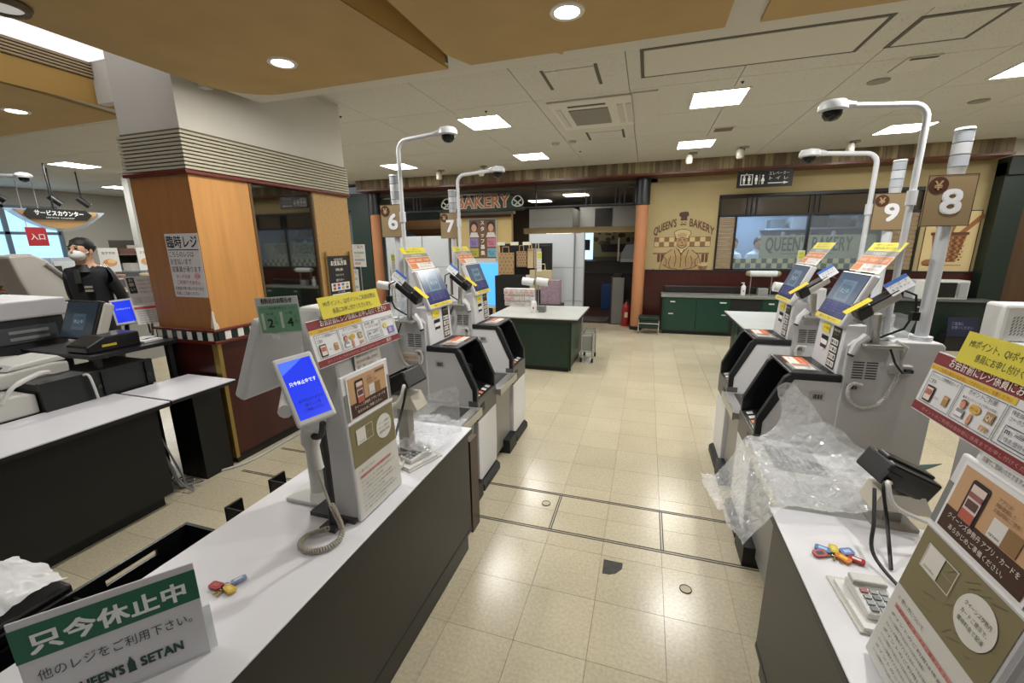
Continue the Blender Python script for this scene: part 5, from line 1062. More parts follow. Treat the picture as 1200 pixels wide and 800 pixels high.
# step stool
so = thing('step_stool', 'small green stool with chrome legs beside the round pillar', 'stool', (.09, 7.75, 0)); MB().box(-.09, 7.64, .26, .27, 7.88, .32).build('seat', mat('#10231a', .5), so, bevel=.012); MB().box(-.07, 7.66, .12, .25, 7.86, .25).build('drawer', mat('#122a1e', .5), so)
for x in (-.08, .26):
    for y in (7.66, 7.86): MB().cyl((x, y, 0), (x, y, .27), .010, n=8).build('leg', M_CHROME, so)
    MB().tube([(x, 7.66, .2), (x, 7.86, .2)], .008, 6).build('rail', M_CHROME, so)
MB().tube([(-.08, 7.65, .2), (.26, 7.65, .2)], .008, 6).build('rail', M_CHROME, so)
fe = thing('fire_extinguisher', 'red fire extinguisher standing left of the round pillar', 'fire extinguisher', (-.33, 8.42, 0)); MB().lathe([(.075, .02), (.08, .05), (.08, .36), (.06, .42), (.025, .45), (.02, .48)], (-.33, 8.45, 0), 16).build('cylinder', mat('#8f1c18', .35), fe, smooth=True); MB().box(-.36, 8.42, .47, -.30, 8.47, .50).build('lever', M_BLACK, fe); MB().lathe([(.11, 0), (.11, .02), (.09, .025)], (-.33, 8.45, 0), 18).build('stand', mat('#9a221c', .4), fe); MB().tube(spline([(-.31, 8.43, .47), (-.26, 8.42, .4), (-.25, 8.43, .2)], 6), .012, 6).build('hose', M_BLACK, fe, smooth=True); w = frame((-.33, 8.368, .22), (1, 0, 0), (0, 0, 1)); sheet('label', w, .06, .10, .002, mat('#c9b9a4', .5), fe)
# right cabinet with microwave
rc_ = thing('back_cabinet', 'dark low cabinet at the right carrying the microwave', 'cabinet', (4.1, 7.95, 0)); MB().box(3.3, 7.80, 0, 4.75, 8.04, .69).build('body', mat('#0d1f17', .5), rc_); MB().box(3.28, 7.75, .69, 4.8, 8.04, .72).build('worktop', mat('#55585a', .4), rc_, bevel=.005); MB().box(3.9, 7.795, .59, 4.0, 7.80, .61).build('label_plate', mat('#b9b9b2', .4), rc_)
mw = thing('microwave', 'white microwave on the right cabinet below the basket picture', 'microwave', (4.12, 7.9, .72)); MB().box(3.82, 7.76, .725, 4.45, 8.03, 1.0).build('case', mat('#c2c4c4', .4), mw, bevel=.01); MB().box(4.02, 7.75, .755, 4.30, 7.76, .97).build('door', mat('#14181a', .2), mw); MB().box(4.33, 7.75, .755, 4.43, 7.76, .97).build('control_panel', mat('#8f9496', .4), mw); MB().cyl((4.31, 7.74, .77), (4.31, 7.74, .96), .008, n=6).build('handle', M_STEEL, mw)
bs = thing('blue_card', 'small dark blue card standing before the right cabinet', 'card', (4.3, 7.6, 0)); w = frame((4.35, 7.55, .36), (1, 0, 0), (0, .2, 1)); sh = sheet('card', w, .34, .28, .01, mat('#141a33', .4), bs); Print(.002).text('ご自由に\nお使いください', 0, .03, .05, '#7f88a8', 1, w=.24).build(sh, w); MB().box(4.2, 7.56, 0, 4.5, 7.75, .22).build('stand', M_BLACK, bs)
# ---- bakery area behind the opening
MB().box(-8, 12.6, 0, .1, 12.7, 2.9).build('wall_bakery_back', mat('#6e5f48', .7), kind='structure'); MB().box(-8, 8.25, 2.62, .1, 12.7, 2.68).build('ceiling_bakery', mat('#73695a', .8), kind='structure'); MB().box(.0, 8.37, 0, .1, 12.6, 2.9).build('wall_bakery_side', mat('#5a4632', .7), kind='structure')
MB().box(-3.95, 8.6, 0, -2.72, 8.72, 2.2).build('wall_poster', mat('#cbb27a', .8), kind='structure'); MB().box(-4.0, 8.56, 2.2, -2.68, 8.76, 2.28).build('trim_4', mat('#b9b5ac', .6), kind='structure'); MB().box(-3.95, 8.58, 2.14, -2.72, 8.6, 2.19).build('trim_5', mat('#5e2a1a', .5), kind='structure')
rp = thing('recruiting_poster', 'framed poster with two faces on the cream wall below the bakery letters', 'poster', (-3.36, 8.58, 1.2)); w = frame((-3.36, 8.585, 1.66), (1, 0, 0), (0, 0, 1)); sh = sheet('poster', w, .64, .92, .015, mat('#c9bfb4', .4), rp); p = Print(.002)
p.box(-.32, -.46, .32, .46, .02, '#b9bcbd', 4); p.rect(-.30, -.44, .30, .44, '#6d5138', 1)
for x in (-.19, .19): p.ell(x, .30, .09, .11, '#2a1c17', 2); p.ell(x, .27, .06, .08, '#cf9e80', 3); p.poly([(x-.11, .08), (x+.11, .08), (x+.07, .18), (x-.07, .18)], '#d9d2cb', 3)
for x, y, c in ((-.2, -.03, '#8d7bb5'), (.2, -.03, '#cf7f8f'), (-.2, -.24, '#b5b04a'), (.2, -.24, '#6fa9c0')): p.rect(x-.1, y-.09, x+.1, y+.09, c, 2); p.text('時給 スタッフ', x, y, .05, '#3a3440', 3, w=.16); p.text('急募', x, y-.05, .05, '#4a3a30', 3, w=.1)
for k, ch in enumerate('スタッフ募集'): p.text(ch, 0, .34-.125*k, .10, '#efe6dc', 3, bold=.02)
p.rect(-.29, -.43, .29, -.36, '#d0c8bc', 2); p.build(sh, w)
bs_ = thing('bakery_sign', 'green board with big orange bakery letters and pretzel outlines', 'sign', (-3.35, 8.32, 2.24)); MB().prism([(-4.32, 2.24), (-2.37, 2.235), (-2.37, 2.30), (-2.62, 2.55), (-3.86, 2.57), (-4.1, 2.30)], 8.33, 8.36, 'y').build('board', mat('#16301f', .5), bs_)
w = frame((-3.24, 8.328, 2.32), (1, 0, 0), (0, 0, 1)); p = Print(.002); p.text('BAKERY', 0, .0, .34, '#d8d0bc', 1, w=1.13, bold=.05); p.text('BAKERY', 0, .0, .34, '#a9673a', 3, w=1.13, bold=.02)
for cx in (-.80, .74):
    pts = [(cx+.11*math.cos(t)*(1-.35*math.sin(t)), .10+.10*math.sin(t)) for t in [i*math.pi/10 for i in range(21)]]; p.line(pts, .022, '#c9cdbf', 2); p.line([(cx-.09, .14), (cx+.06, .02)], .022, '#c9cdbf', 2); p.line([(cx+.09, .14), (cx-.06, .02)], .022, '#c9cdbf', 2)
p.build(bs_, w, 'letters')
for x in (-3.9, -3.25, -2.75): MB().cyl((x, 8.345, 2.55), (x, 8.345, 2.69), .012, n=6).build('hanger', M_BLACK, bs_)
gr = thing('railing_frieze', 'black metal frieze of rails between the two pillars under the beam', 'railing', (-2.9, 8.2, 2.25)); 
for z in (2.26, 2.55): MB().box(-5.55, 8.19, z, -.2, 8.215, z+.03).build('rail', MF, gr)
for x in (-5.3, -5.22, -4.75, -4.67, -4.59, -2.1, -1.15, -1.05, -.62, -.54, -.46, -.30): MB().box(x, 8.19, 2.29, x+.02, 8.215, 2.69 if x == -2.1 else 2.55).build('bar', MF, gr)
# white soffit boxes, menu boards, far counters
o = MB().box(-2.5, 9.2, 1.92, -1.55, 10.2, 2.32).build('trim_6', mat('#b3b3ae', .6), kind='structure'); o = MB().box(-1.55, 10.2, 1.90, 0, 10.3, 2.40).build('trim_7', mat('#a9a9a4', .6), kind='structure'); MB().box(-2.6, 9.1, 1.80, 0, 9.2, 1.92).build('trim_8', mat('#9d8a5e', .6), kind='structure')
MB().box(-1.20, 10.18, 1.95, -.82, 10.2, 2.36).build('dark_hatch', mat('#2a2724', .5), label='dark louvre panel in the white bulkhead above the bakery', cat='louvre')
pt = thing('bread_mural', 'brown bread painting on the cream bakery wall', 'mural', (-.75, 12.55, 1.0)); w = frame((-.9, 12.57, 1.75), (1, 0, 0), (0, 0, 1)); sh = sheet('canvas', w, 1.5, 1.1, .02, mat('#a5925f', .7), pt); p = Print(.004); random.seed(5)
for k in range(26): x = random.uniform(-.6, .6); y = random.uniform(-.3, .35); p.ell(x, y, random.uniform(.04, .12), random.uniform(.03, .07), random.choice(('#5a3a20', '#7a5a34', '#3f2816')), 1+k % 3, 12)
p.poly([(-.35, -.42), (.3, -.42), (.36, -.2), (-.4, -.2)], '#3f2314', 4); p.build(sh, w)
dc = thing('bakery_counter', 'dark bakery counter beyond the entrance', 'counter', (-.75, 10.9, 0)); MB().prism([(-1.55, .0), (-1.55, .85), (0, .85), (0, 0)], 10.7, 11.4, 'y').build('body', mat('#241410', .5), dc); MB().box(-1.6, 10.62, .85, 0, 11.4, .90).build('top', mat('#2b2420', .4), dc); MB().box(-1.5, 10.75, .90, -.2, 11.2, 1.15).build('raised_shelf', mat('#1b1512', .5), dc)
for k, x in enumerate((-1.02, -.78)): MB().box(x, 10.42, 0, x+.22, 10.6, .62).build('blue_crate', mat('#143a6b', .5), label=('blue crate before the bakery counter, left of two', 'blue crate before the bakery counter, right of two')[k], cat='crate', bevel=.01)
sl_ = thing('slicer', 'white bread slicer on the bakery counter', 'machine', (-.35, 10.9, .9)); MB().prism([(-.62, 1.15), (-.62, 1.3), (-.5, 1.55), (-.1, 1.55), (-.05, 1.15)], 10.75, 11.1, 'y').build('body', mat('#9fa3a3', .3, .3), sl_); MB().box(-.62, 10.72, 1.13, -.02, 10.76, 1.2).build('tray', mat('#c4c7c6', .3, .3), sl_); MB().box(-.70, 10.8, 1.12, -.66, 10.84, 1.7).build('post', M_STEEL, sl_)
ms = thing('order_screen', 'bright blue-white screen in the dark bakery', 'screen', (-1.35, 11.8, 1.0)); MB().box(-1.75, 11.8, 1.15, -1.42, 11.84, 2.0).build('screen', mat('#bcd8f4', .4, emit=1.0), ms); MB().box(-1.68, 11.78, 1.4, -1.50, 11.80, 1.68).build('dark_sheet', mat('#2c3a4c', .4), ms); MB().box(-1.62, 11.81, 0, -1.54, 11.87, 1.15).build('stand', M_BLACK, ms)
MB().box(-.65, 8.5, 0, -.47, 9.4, .95).build('side_cabinet', mat('#1f1511', .5), label='dark cabinet edge behind the fire extinguisher', cat='cabinet'); MB().box(-.62, 8.49, .02, -.40, 8.5, .93).build('steel_panel', mat('#6c6a66', .35, .3), label='upright steel sheet behind the fire extinguisher', cat='panel')
MB().box(-1.25, 8.75, .0, -.72, 9.3, .012).build('floor_mat', mat('#4a4541', .8), label='grey floor mat at the bakery entrance', cat='mat')
for x, y, l in ((-1.55, 9.6, 'lamp in the dark bakery ceiling, right of two'), (-2.6, 10.6, 'lamp in the dark bakery ceiling, left of two')): 
    q = thing('ceiling_lamp', l, 'lamp', (x, y, 2.61)); MB().box(x-.25, y-.2, 2.60, x+.25, y+.2, 2.618).build('diffuser', mat('#fff6e6', .5, emit=3), q); area(q, (x, y, 2.58), 2.5, .4)
tl = thing('strip_lamp', 'warm strip lamp under the white bulkhead', 'lamp', (-1.9, 9.15, 1.8)); MB().box(-2.1, 9.12, 1.775, -1.55, 9.17, 1.80).build('tube', mat('#ffe9c4', .5, emit=2.5), tl)
tc_ = thing('wooden_canopy', 'wooden canopy in the dark bakery behind the partitions', 'canopy', (-4.8, 9.2, 1.7)); MB().prism([(8.9, 2.15), (9.6, 1.95), (9.6, 1.75), (8.9, 1.95)], -5.4, -4.1, 'x').build('roof', mat('#7a5733', .6), tc_); MB().box(-5.4, 9.3, 0, -4.1, 9.6, 1.8).build('shelf_wall', mat('#4f361f', .6, noise=.3, scale=12), tc_)
# sign stands near the left pillar
for k, (x, y, z, ww, hh_, c, l) in enumerate(((-5.0, 6.6, 1.42, .27, .40, '#c9c9c6', 'white poster stand beside the column, upper sheet'), (-4.85, 6.2, .98, .20, .44, '#bfbfbc', 'narrow white notice stand beside the column, lower sheet'))):
    o = thing('notice_stand', l, 'notice stand', (x, y, 0)); w = frame((x, y, z), (1, 0, 0), (0, 0, 1)); sh = sheet('notice', w, ww, hh_, .004, mat(c, .5), o); p = Print(.0015); p.text('ご案内', 0, hh_*.32, .07, '#7a3a38', 1, w=ww*.7)
    for j in range(4): p.rect(-ww*.4, -hh_*.4+hh_*.16*j, ww*.4*(1 if j % 2 else .2), -hh_*.3+hh_*.16*j, ('#b98f8a', '#8f9aa0', '#c4b49a', '#9aa48f')[j], 1)
    p.build(sh, w); MB().cyl((x, y+.01, 0), (x, y+.01, z-hh_/2), .01, n=8).build('pole', M_STEEL, o); MB().lathe([(.12, 0), (.12, .015), (.02, .02)], (x, y+.01, 0), 14).build('foot', mat('#3b3b3b', .4), o)
pt2 = thing('packing_table', 'small packing table with a bag roll behind the column', 'table', (-3.3, 4.9, 0)); MB().box(-3.75, 4.6, .66, -2.85, 5.4, .70).build('worktop', M_GTOP, pt2); MB().box(-3.65, 4.7, 0, -2.95, 5.3, .66).build('body', M_GRN, pt2)
roll_stand(-3.15, 4.78, 'bag roll stand on the small packing table behind the column', .6)
# notices on the column
w = frame((CX1+.004, 3.445, 1.295), (0, 1, 0), (0, 0, 1)); pn = thing('payment_notice', 'framed black and white payment methods notice on the cork panel of the column', 'notice', (CX1+.02, 3.445, 1.03)); sh = sheet('board', w @ Matrix.Translation((0, 0, .012)), .32, .42, .012, mat('#1d1a17', .5), pn); p = Print(.001)
p.text('お支払方法の', 0, .17, .022, '#e6e2da', 1, w=.12); p.text('お支払方法', 0, .125, .05, '#e6e2da', 1, w=.22, bold=.02)
for k, t in enumerate(('現金', 'クレジットカード', '電子マネー')): p.text(t, 0, .07-.05*k, .026, '#e6e2da', 1, w=.11)
p.rect(-.13, -.12, .13, -.045, '#dcdad6', 1); p.rect(-.13, -.21, .13, -.15, '#dcdad6', 1); p.text('コード決済', 0, -.142, .018, '#e6e2da', 1, w=.1)
for i in range(4):
    for j in range(2): p.rect(-.11+.06*i, -.11+.032*j, -.07+.06*i, -.085+.032*j, ('#b5433c', '#3f6fae', '#c9a23c', '#5a5a60')[(i+j*3) % 4], 2)
for i in range(4): p.rect(-.11+.06*i, -.195, -.07+.06*i, -.165, ('#b5a9a4', '#6f6a68', '#c05a52', '#77808a')[i], 2)
p.build(sh, w @ Matrix.Translation((0, 0, .012)))
for a in (-1, 1): MB().obox(w @ Matrix.Translation((a*.165, -.0, .012)), .012, .50, .014).build('frame_rail', mat('#8a7248', .4, .4), pn)
w = frame((-3.03, CY0-.003, 1.478), (1, 0, 0), (0, 0, 1)); rn = thing('register_notice', 'white paper notice with large black characters taped on the column front', 'notice', (-3.03, CY0-.003, 1.26)); sh = sheet('paper', w, .31, .432, .002, mat('#d6d2cf', .55), rn); p = Print(.0008)
p.text('臨時レジ', 0, .128, .088, '#231f1e', 1, w=.285, bold=.012); p.line([(-.145, .108), (.145, .108)], .006, '#231f1e', 1)
for k, (t, wd_, sz, c) in enumerate((('こちらのレジは', .23, .044, '#2b2726'), ('お支払いまで', .20, .044, '#2b2726'), ('従業員が承ります', .275, .044, '#2b2726'), ('タッチ決済', .13, .03, '#a8323a'), ('ご利用できません', .22, .032, '#a8323a'), ('従業員が取り扱っております', .27, .027, '#2b2726'), ('別途にご注意ください', .22, .027, '#2b2726'))):
    p.text(t, -.14 if k < 3 else -.11 if k < 5 else -.14, (.062, .012, -.04, -.085, -.126, -.166, -.2)[k], sz, c, 1, w=wd_, align='L')
p.ell(.09, -.07, .03, .022, '#d8a8a8', 1); p.text('レジ袋', .09, -.078, .02, '#a8323a', 2, w=.045); p.build(sh, w)
# ================================================================ LEFT SIDE: STAFFED REGISTER AND SHOP
lc = thing('register_counter', 'low black register counter with a white top left of the column', 'counter', (-2.95, .6, 0))
M_DK = mat('#0b0b0a', .5, noise=.1, scale=3)
MB().box(-3.20, -1.2, .08, -2.80, 1.63, .67).build('body', M_DK, lc); MB().box(-3.18, -1.2, 0, -2.85, 1.60, .08).build('toe_kick', mat('#080808', .6), lc)
MB().box(-3.215, -1.2, .67, -2.695, 1.652, .694).build('worktop_edge', M_EDGE, lc); MB().box(-3.213, -1.2, .694, -2.697, 1.650, .70).build('worktop', M_TOP, lc)
l2 = thing('counter_flap', 'short white-topped counter flap between the black counter and the column', 'counter', (-2.93, 1.8, 0))
MB().box(-3.16, 1.664, .674, -2.70, 2.09, .694).build('worktop_edge', M_EDGE, l2); MB().box(-3.158, 1.666, .694, -2.702, 2.088, .70).build('worktop', M_TOP, l2); MB().box(-3.12, 1.90, 0, -2.88, 2.10, .674).build('leg_panel', M_DK, l2)
cbn = thing('cable_bundle', 'tangle of grey cables on the floor by the column', 'cables', (-3.2, 1.9, 0))
random.seed(21)
for k in range(7):
    a = Vector((-3.0+random.uniform(-.1, .1), 1.71+random.uniform(-.03, .03), .012)); MB().tube(spline([a+Vector((-.02, 0, .28+.04*k)), a+Vector((.01*k, .05, .1)), a+Vector((-.12+.05*k, .06, .012)), a+Vector((.06, .06+.012*k, .012)), a+Vector((.12, .12, .012+.006*k))], 6), .006, 6).build('cable', mat(('#77787a', '#9b9c9d', '#5a5b5c')[k % 3], .5), cbn, smooth=True)
MB().tube(spline([(-2.95, 1.95, .01), (-2.86, 2.04, .01), (-2.80, 2.2, .01), (-2.81, 2.6, .01), (-2.82, 3.2, .01)], 6), .008, 6).build('floor_cable', mat('#b9bab8', .5), label='pale cable running along the column base', cat='cable')
# black housing and white register on the counter
ru = thing('cash_register', 'white register with a keyboard on the black counter', 'cash register', (-3.5, 1.2, .70))
MB().box(-3.22, 1.325, .70, -3.19, 1.895, .868).build('black_side', mat('#101412', .4), ru); MB().box(-3.55, 1.325, .0, -3.22, 1.895, .86).build('black_box', mat('#121413', .5), ru)
for y in (1.60, 1.84): MB().box(-3.185, y, .71, -3.175, y+.012, .86).build('rib', mat('#060606', .4), ru)
for y in (1.585, 1.86): MB().cyl((-3.19, y, .77), (-3.182, y, .77), .012, n=10).build('screw_cap', mat('#3b3c3c', .4, .4), ru)
MB().prism([(-.2, .70), (-.2, .79), (1.26, .825), (1.32, .81), (1.32, .70)], -3.95, -3.23, 'x').build('drawer_body', mat('#b9b8b2', .45), ru, bevel=.01)
up_ = MB().prism([(.55, .83), (.55, .865), (1.5, .93), (1.58, .92), (1.58, .83)], -3.95, -3.42, 'x').build('keyboard_body', mat('#c2c1bb', .45), ru, bevel=.012)
MB().box(-3.42, .6, .84, -3.41, 1.25, .87).build('front_strip', mat('#33363c', .4), up_)
for i in range(6):
    for j in range(9): y = .82+.06*j; MB().box(-3.84+.06*i, y, .882+.0684*(y-.55)-.004, -3.795+.06*i, y+.045, .890+.0684*(y-.55)).build('key', mat(('#2a3450', '#39415a', '#c9c9cc')[(i*j+j) % 3], .45), up_)
MB().prism([(1.30, .922), (1.34, .95), (1.54, .965), (1.58, .93)], -3.70, -3.43, 'x').build('receipt_cover', mat('#cfcfca', .45), ru, bevel=.008)
MB().tube(spline([(-3.23, 1.18, .80), (-3.22, 1.24, .88), (-3.26, 1.36, .91), (-3.3, 1.42, .90)], 6), [.011]*7+[.014]*6+[.016]*6, 8).build('handset', mat('#c9c8c2', .4), ru, smooth=True); MB().tube(spline([(-3.23, 1.16, .79), (-3.20, 1.05, .72), (-3.19, 1.02, .715), (-3.2, .9, .71)], 6), .006, 6).build('handset_cord', mat('#c2c1bb', .4), ru, smooth=True)
MB().tube(spline([(-3.20, 1.52, .86), (-3.17, 1.535, .86), (-3.155, 1.54, .80), (-3.16, 1.55, .71)], 6), .007, 6).build('white_lead', mat('#c9c9c6', .4), ru, smooth=True)
# black shelf with printer, POS screen, blue display and printed sheets
bs2 = thing('register_shelf', 'black raised shelf beside the column carrying screens and a printer', 'shelf', (-3.6, 1.9, .7)); MB().box(-3.95, 1.60, .93, -3.22, 2.10, .955).build('board', mat('#141415', .4), bs2)
for x, y in ((-3.26, 1.64), (-3.26, 2.06), (-3.9, 1.64), (-3.9, 2.06)): MB().box(x-.015, y-.015, .868 if (x, y) == (-3.26, 1.64) else 0, x+.015, y+.015, .93).build('post', M_BLACK, bs2)
pr_ = thing('slip_printer', 'black slip printer with a yellow sticker on the register shelf', 'printer', (-3.42, 1.78, .955)); MB().prism([(1.62, .956), (1.62, 1.0), (1.72, 1.05), (1.92, 1.05), (1.92, .956)], -3.50, -3.30, 'x').build('body', mat('#131314', .35), pr_, bevel=.008); MB().box(-3.299, 1.70, .985, -3.297, 1.78, 1.0).build('yellow_sticker', mat('#c9b52c', .5), pr_)
r = Vector((1, .03, 0)); n0 = Vector((.03, -1, 0)); up = (Vector((0, 0, 1))*.93-n0*.38); w = frame((-3.60, 1.77, 1.14), r, up)
po = thing('register_screen', 'dark touch screen tilted back on the register shelf', 'monitor', (-3.7, 1.8, .955)); hs = sheet('housing', w, .32, .265, .03, mat('#1b1c1e', .35), po, bevel=.006); MB().obox(w @ Matrix.Translation((.0, 0, -.05)), .33, .26, .07).build('rear_shell', mat('#bdbab0', .45), po, bevel=.015)
p = Print(.001); p.rect(-.148, -.12, .148, .12, mat('#33424f', .15, emit=.12), 1); p.rect(-.06, -.07, .06, .04, mat('#4a6070', .15, emit=.15), 2); p.rect(-.05, -.05, .05, .02, mat('#3d5262', .15, emit=.15), 3); p.text('休止中', 0, -.025, .03, mat('#8fa6b2', .3, emit=.2), 4); p.build(hs, w, 'screen_image'); MB().tube([w @ Vector((0, -.05, -.07)), (-3.75, 1.86, .957)], .04, 10).build('stand', M_BLACK, po, smooth=True)
n = Vector((.74, -.5, .45)).normalized(); rr = Vector((.50, .86, .08)); uu = n.cross(rr.normalized()); w = frame((-3.60, 2.03, 1.155), rr, uu); cd2 = thing('customer_display', 'small white display with a blue screen beside the column', 'display', (-3.6, 2.03, .955)); hs = sheet('housing', w, .125, .195, .02, mat('#cfcfd0', .4), cd2, bevel=.005); p = Print(.001); p.rect(-.05, -.082, .05, .082, BL, 1); p.text('只今休止中です', 0, .015, .014, mat('#9fb2ff', .3, emit=.6), 2, w=.08); p.build(hs, w, 'screen_image'); MB().tube([w @ Vector((0, -.06, -.02)), (-3.66, 2.05, .957)], .014, 8).build('stand', M_BLACK, cd2)
w = frame((-3.64, 2.20, 1.29), (.25, .95, 0), (-.3, 0, .95)); ps = thing('price_sheet', 'white printed sheet leaning behind the blue display by the column', 'notice', (-3.64, 2.2, .955)); sh = sheet('sheet', w, .17, .22, .002, mat('#d3d0cf', .5), ps); p = Print(.001); p.rect(-.075, -.02, -.03, .10, '#2b2a2a', 1); p.text('お\n願\nい', -.053, .07, .03, '#d9d9d9', 2)
for j in range(4): p.text('お支払い 方法', .03, .07-.03*j, .018, '#b34a45' if j % 2 else '#4b4a49', 1, w=.09); p.text('ご利用いただけます', .0, -.06-.012*j, .010, '#666666', 1, w=.13)
p.build(sh, w); MB().cyl((-3.65, 2.2, .955), (-3.66, 2.2, 1.25), .008, n=6).build('support', M_STEEL, ps)
w = frame((-3.50, 2.145, 1.125), (.3, .95, .0), (-.35, 0, .93)); ps = thing('rule_sheet', 'white printed sheet with a red heading in front of the column', 'notice', (-3.5, 2.145, .955)); sh = sheet('sheet', w, .19, .145, .002, mat('#d0cecd', .5), ps); p = Print(.001); p.rect(-.09, .04, .09, .06, '#b5453f', 1)
for j in range(6): p.text('お会計の前に係員までお申し付けください', 0, .02-.017*j, .012, '#4b4a49', 1, w=.16)
p.build(sh, w); MB().cyl((-3.53, 2.14, .955), (-3.51, 2.14, 1.06), .008, n=6).build('support', M_STEEL, ps)
for k, (x, y) in enumerate(((-3.36, 2.0), (-3.44, 2.03))): MB().obox(Matrix.Translation((x, y, .962+.0*k)) @ Matrix.Rotation(.4*k+.2, 4, 'Z'), .09, .14, .012).build('card_stack', mat('#cfcfcd', .5), label=('small stack of pale slips at the shelf corner by the column', 'small stack of pale slips behind the other one on the register shelf')[k], cat='paper stack')
# white self-checkout back behind the register
bk = thing('white_terminal', 'white and grey checkout terminal at the left edge of the picture', 'checkout machine', (-4.3, 1.75, 0)); MB().box(-4.75, .6, 1.14, -4.02, 1.93, 1.265).build('top_case', mat('#c9c9cb', .4), bk, bevel=.015); MB().box(-4.75, .6, 0, -4.05, 1.90, 1.14).build('body', mat('#2a2d30', .45), bk)
MB().box(-4.045, 1.50, .98, -4.035, 1.85, 1.09).build('grey_panel', mat('#4b4f52', .4), bk)
for z in (1.0, 1.045): MB().box(-4.034, 1.60, z, -4.028, 1.80, z+.02).build('slot', mat('#8b8d8f', .4), bk)
bin_ = thing('clear_tray', 'clear tray on the white terminal at the left edge', 'tray', (-4.4, 1.45, 1.265)); MB().box(-4.48, 1.35, 1.266, -4.28, 1.62, 1.27).build('bottom', CLEARP, bin_); MB().box(-4.275, 1.33, 1.27, -4.27, 1.64, 1.34).build('side_wall', CLEARP, bin_); MB().box(-4.49, 1.33, 1.27, -4.27, 1.335, 1.34).build('end_wall', CLEARP, bin_)
ks = thing('white_kiosk', 'white kiosk with a sloping back behind the left terminal', 'kiosk', (-5.75, 2.7, 0)); MB().prism([(2.45, 1.08), (2.40, 1.30), (2.36, 1.54), (2.52, 1.56), (2.62, 1.50), (2.92, 1.10)], -5.95, -5.6, 'x').build('head', mat('#c4bfb8', .45), ks, bevel=.02); MB().box(-5.95, 2.3, 0, -5.6, 2.95, 1.08).build('body', mat('#b9b6b2', .45), ks, bevel=.01)
MB().tube([(-5.59, 2.60, 1.46), (-5.58, 2.72, 1.32), (-5.58, 2.90, 1.12)], .02, 8).build('edge_rail', mat('#8d8a86', .4), ks)
cp = thing('camera_pole', 'white camera pole at the left edge above the terminal', 'camera', (-5.95, 2.45, 0)); MB().tube([(-6.02, 2.25, 0), (-6.02, 2.25, 2.22), (-5.97, 2.25, 2.26), (-5.3, 2.42, 2.23)], .016, 10).build('pole', M_POLE, cp, smooth=True); MB().lathe([(.02, .03), (.05, .02), (.06, 0), (.05, -.015)], (-5.22, 2.43, 2.225), 16).build('housing', M_POLE, cp, smooth=True); MB().lathe([(.036, -.014), (.03, -.04), (.004, -.052)], (-5.22, 2.43, 2.225), 14).build('dome', mat('#0d0e10', .1), cp, smooth=True)
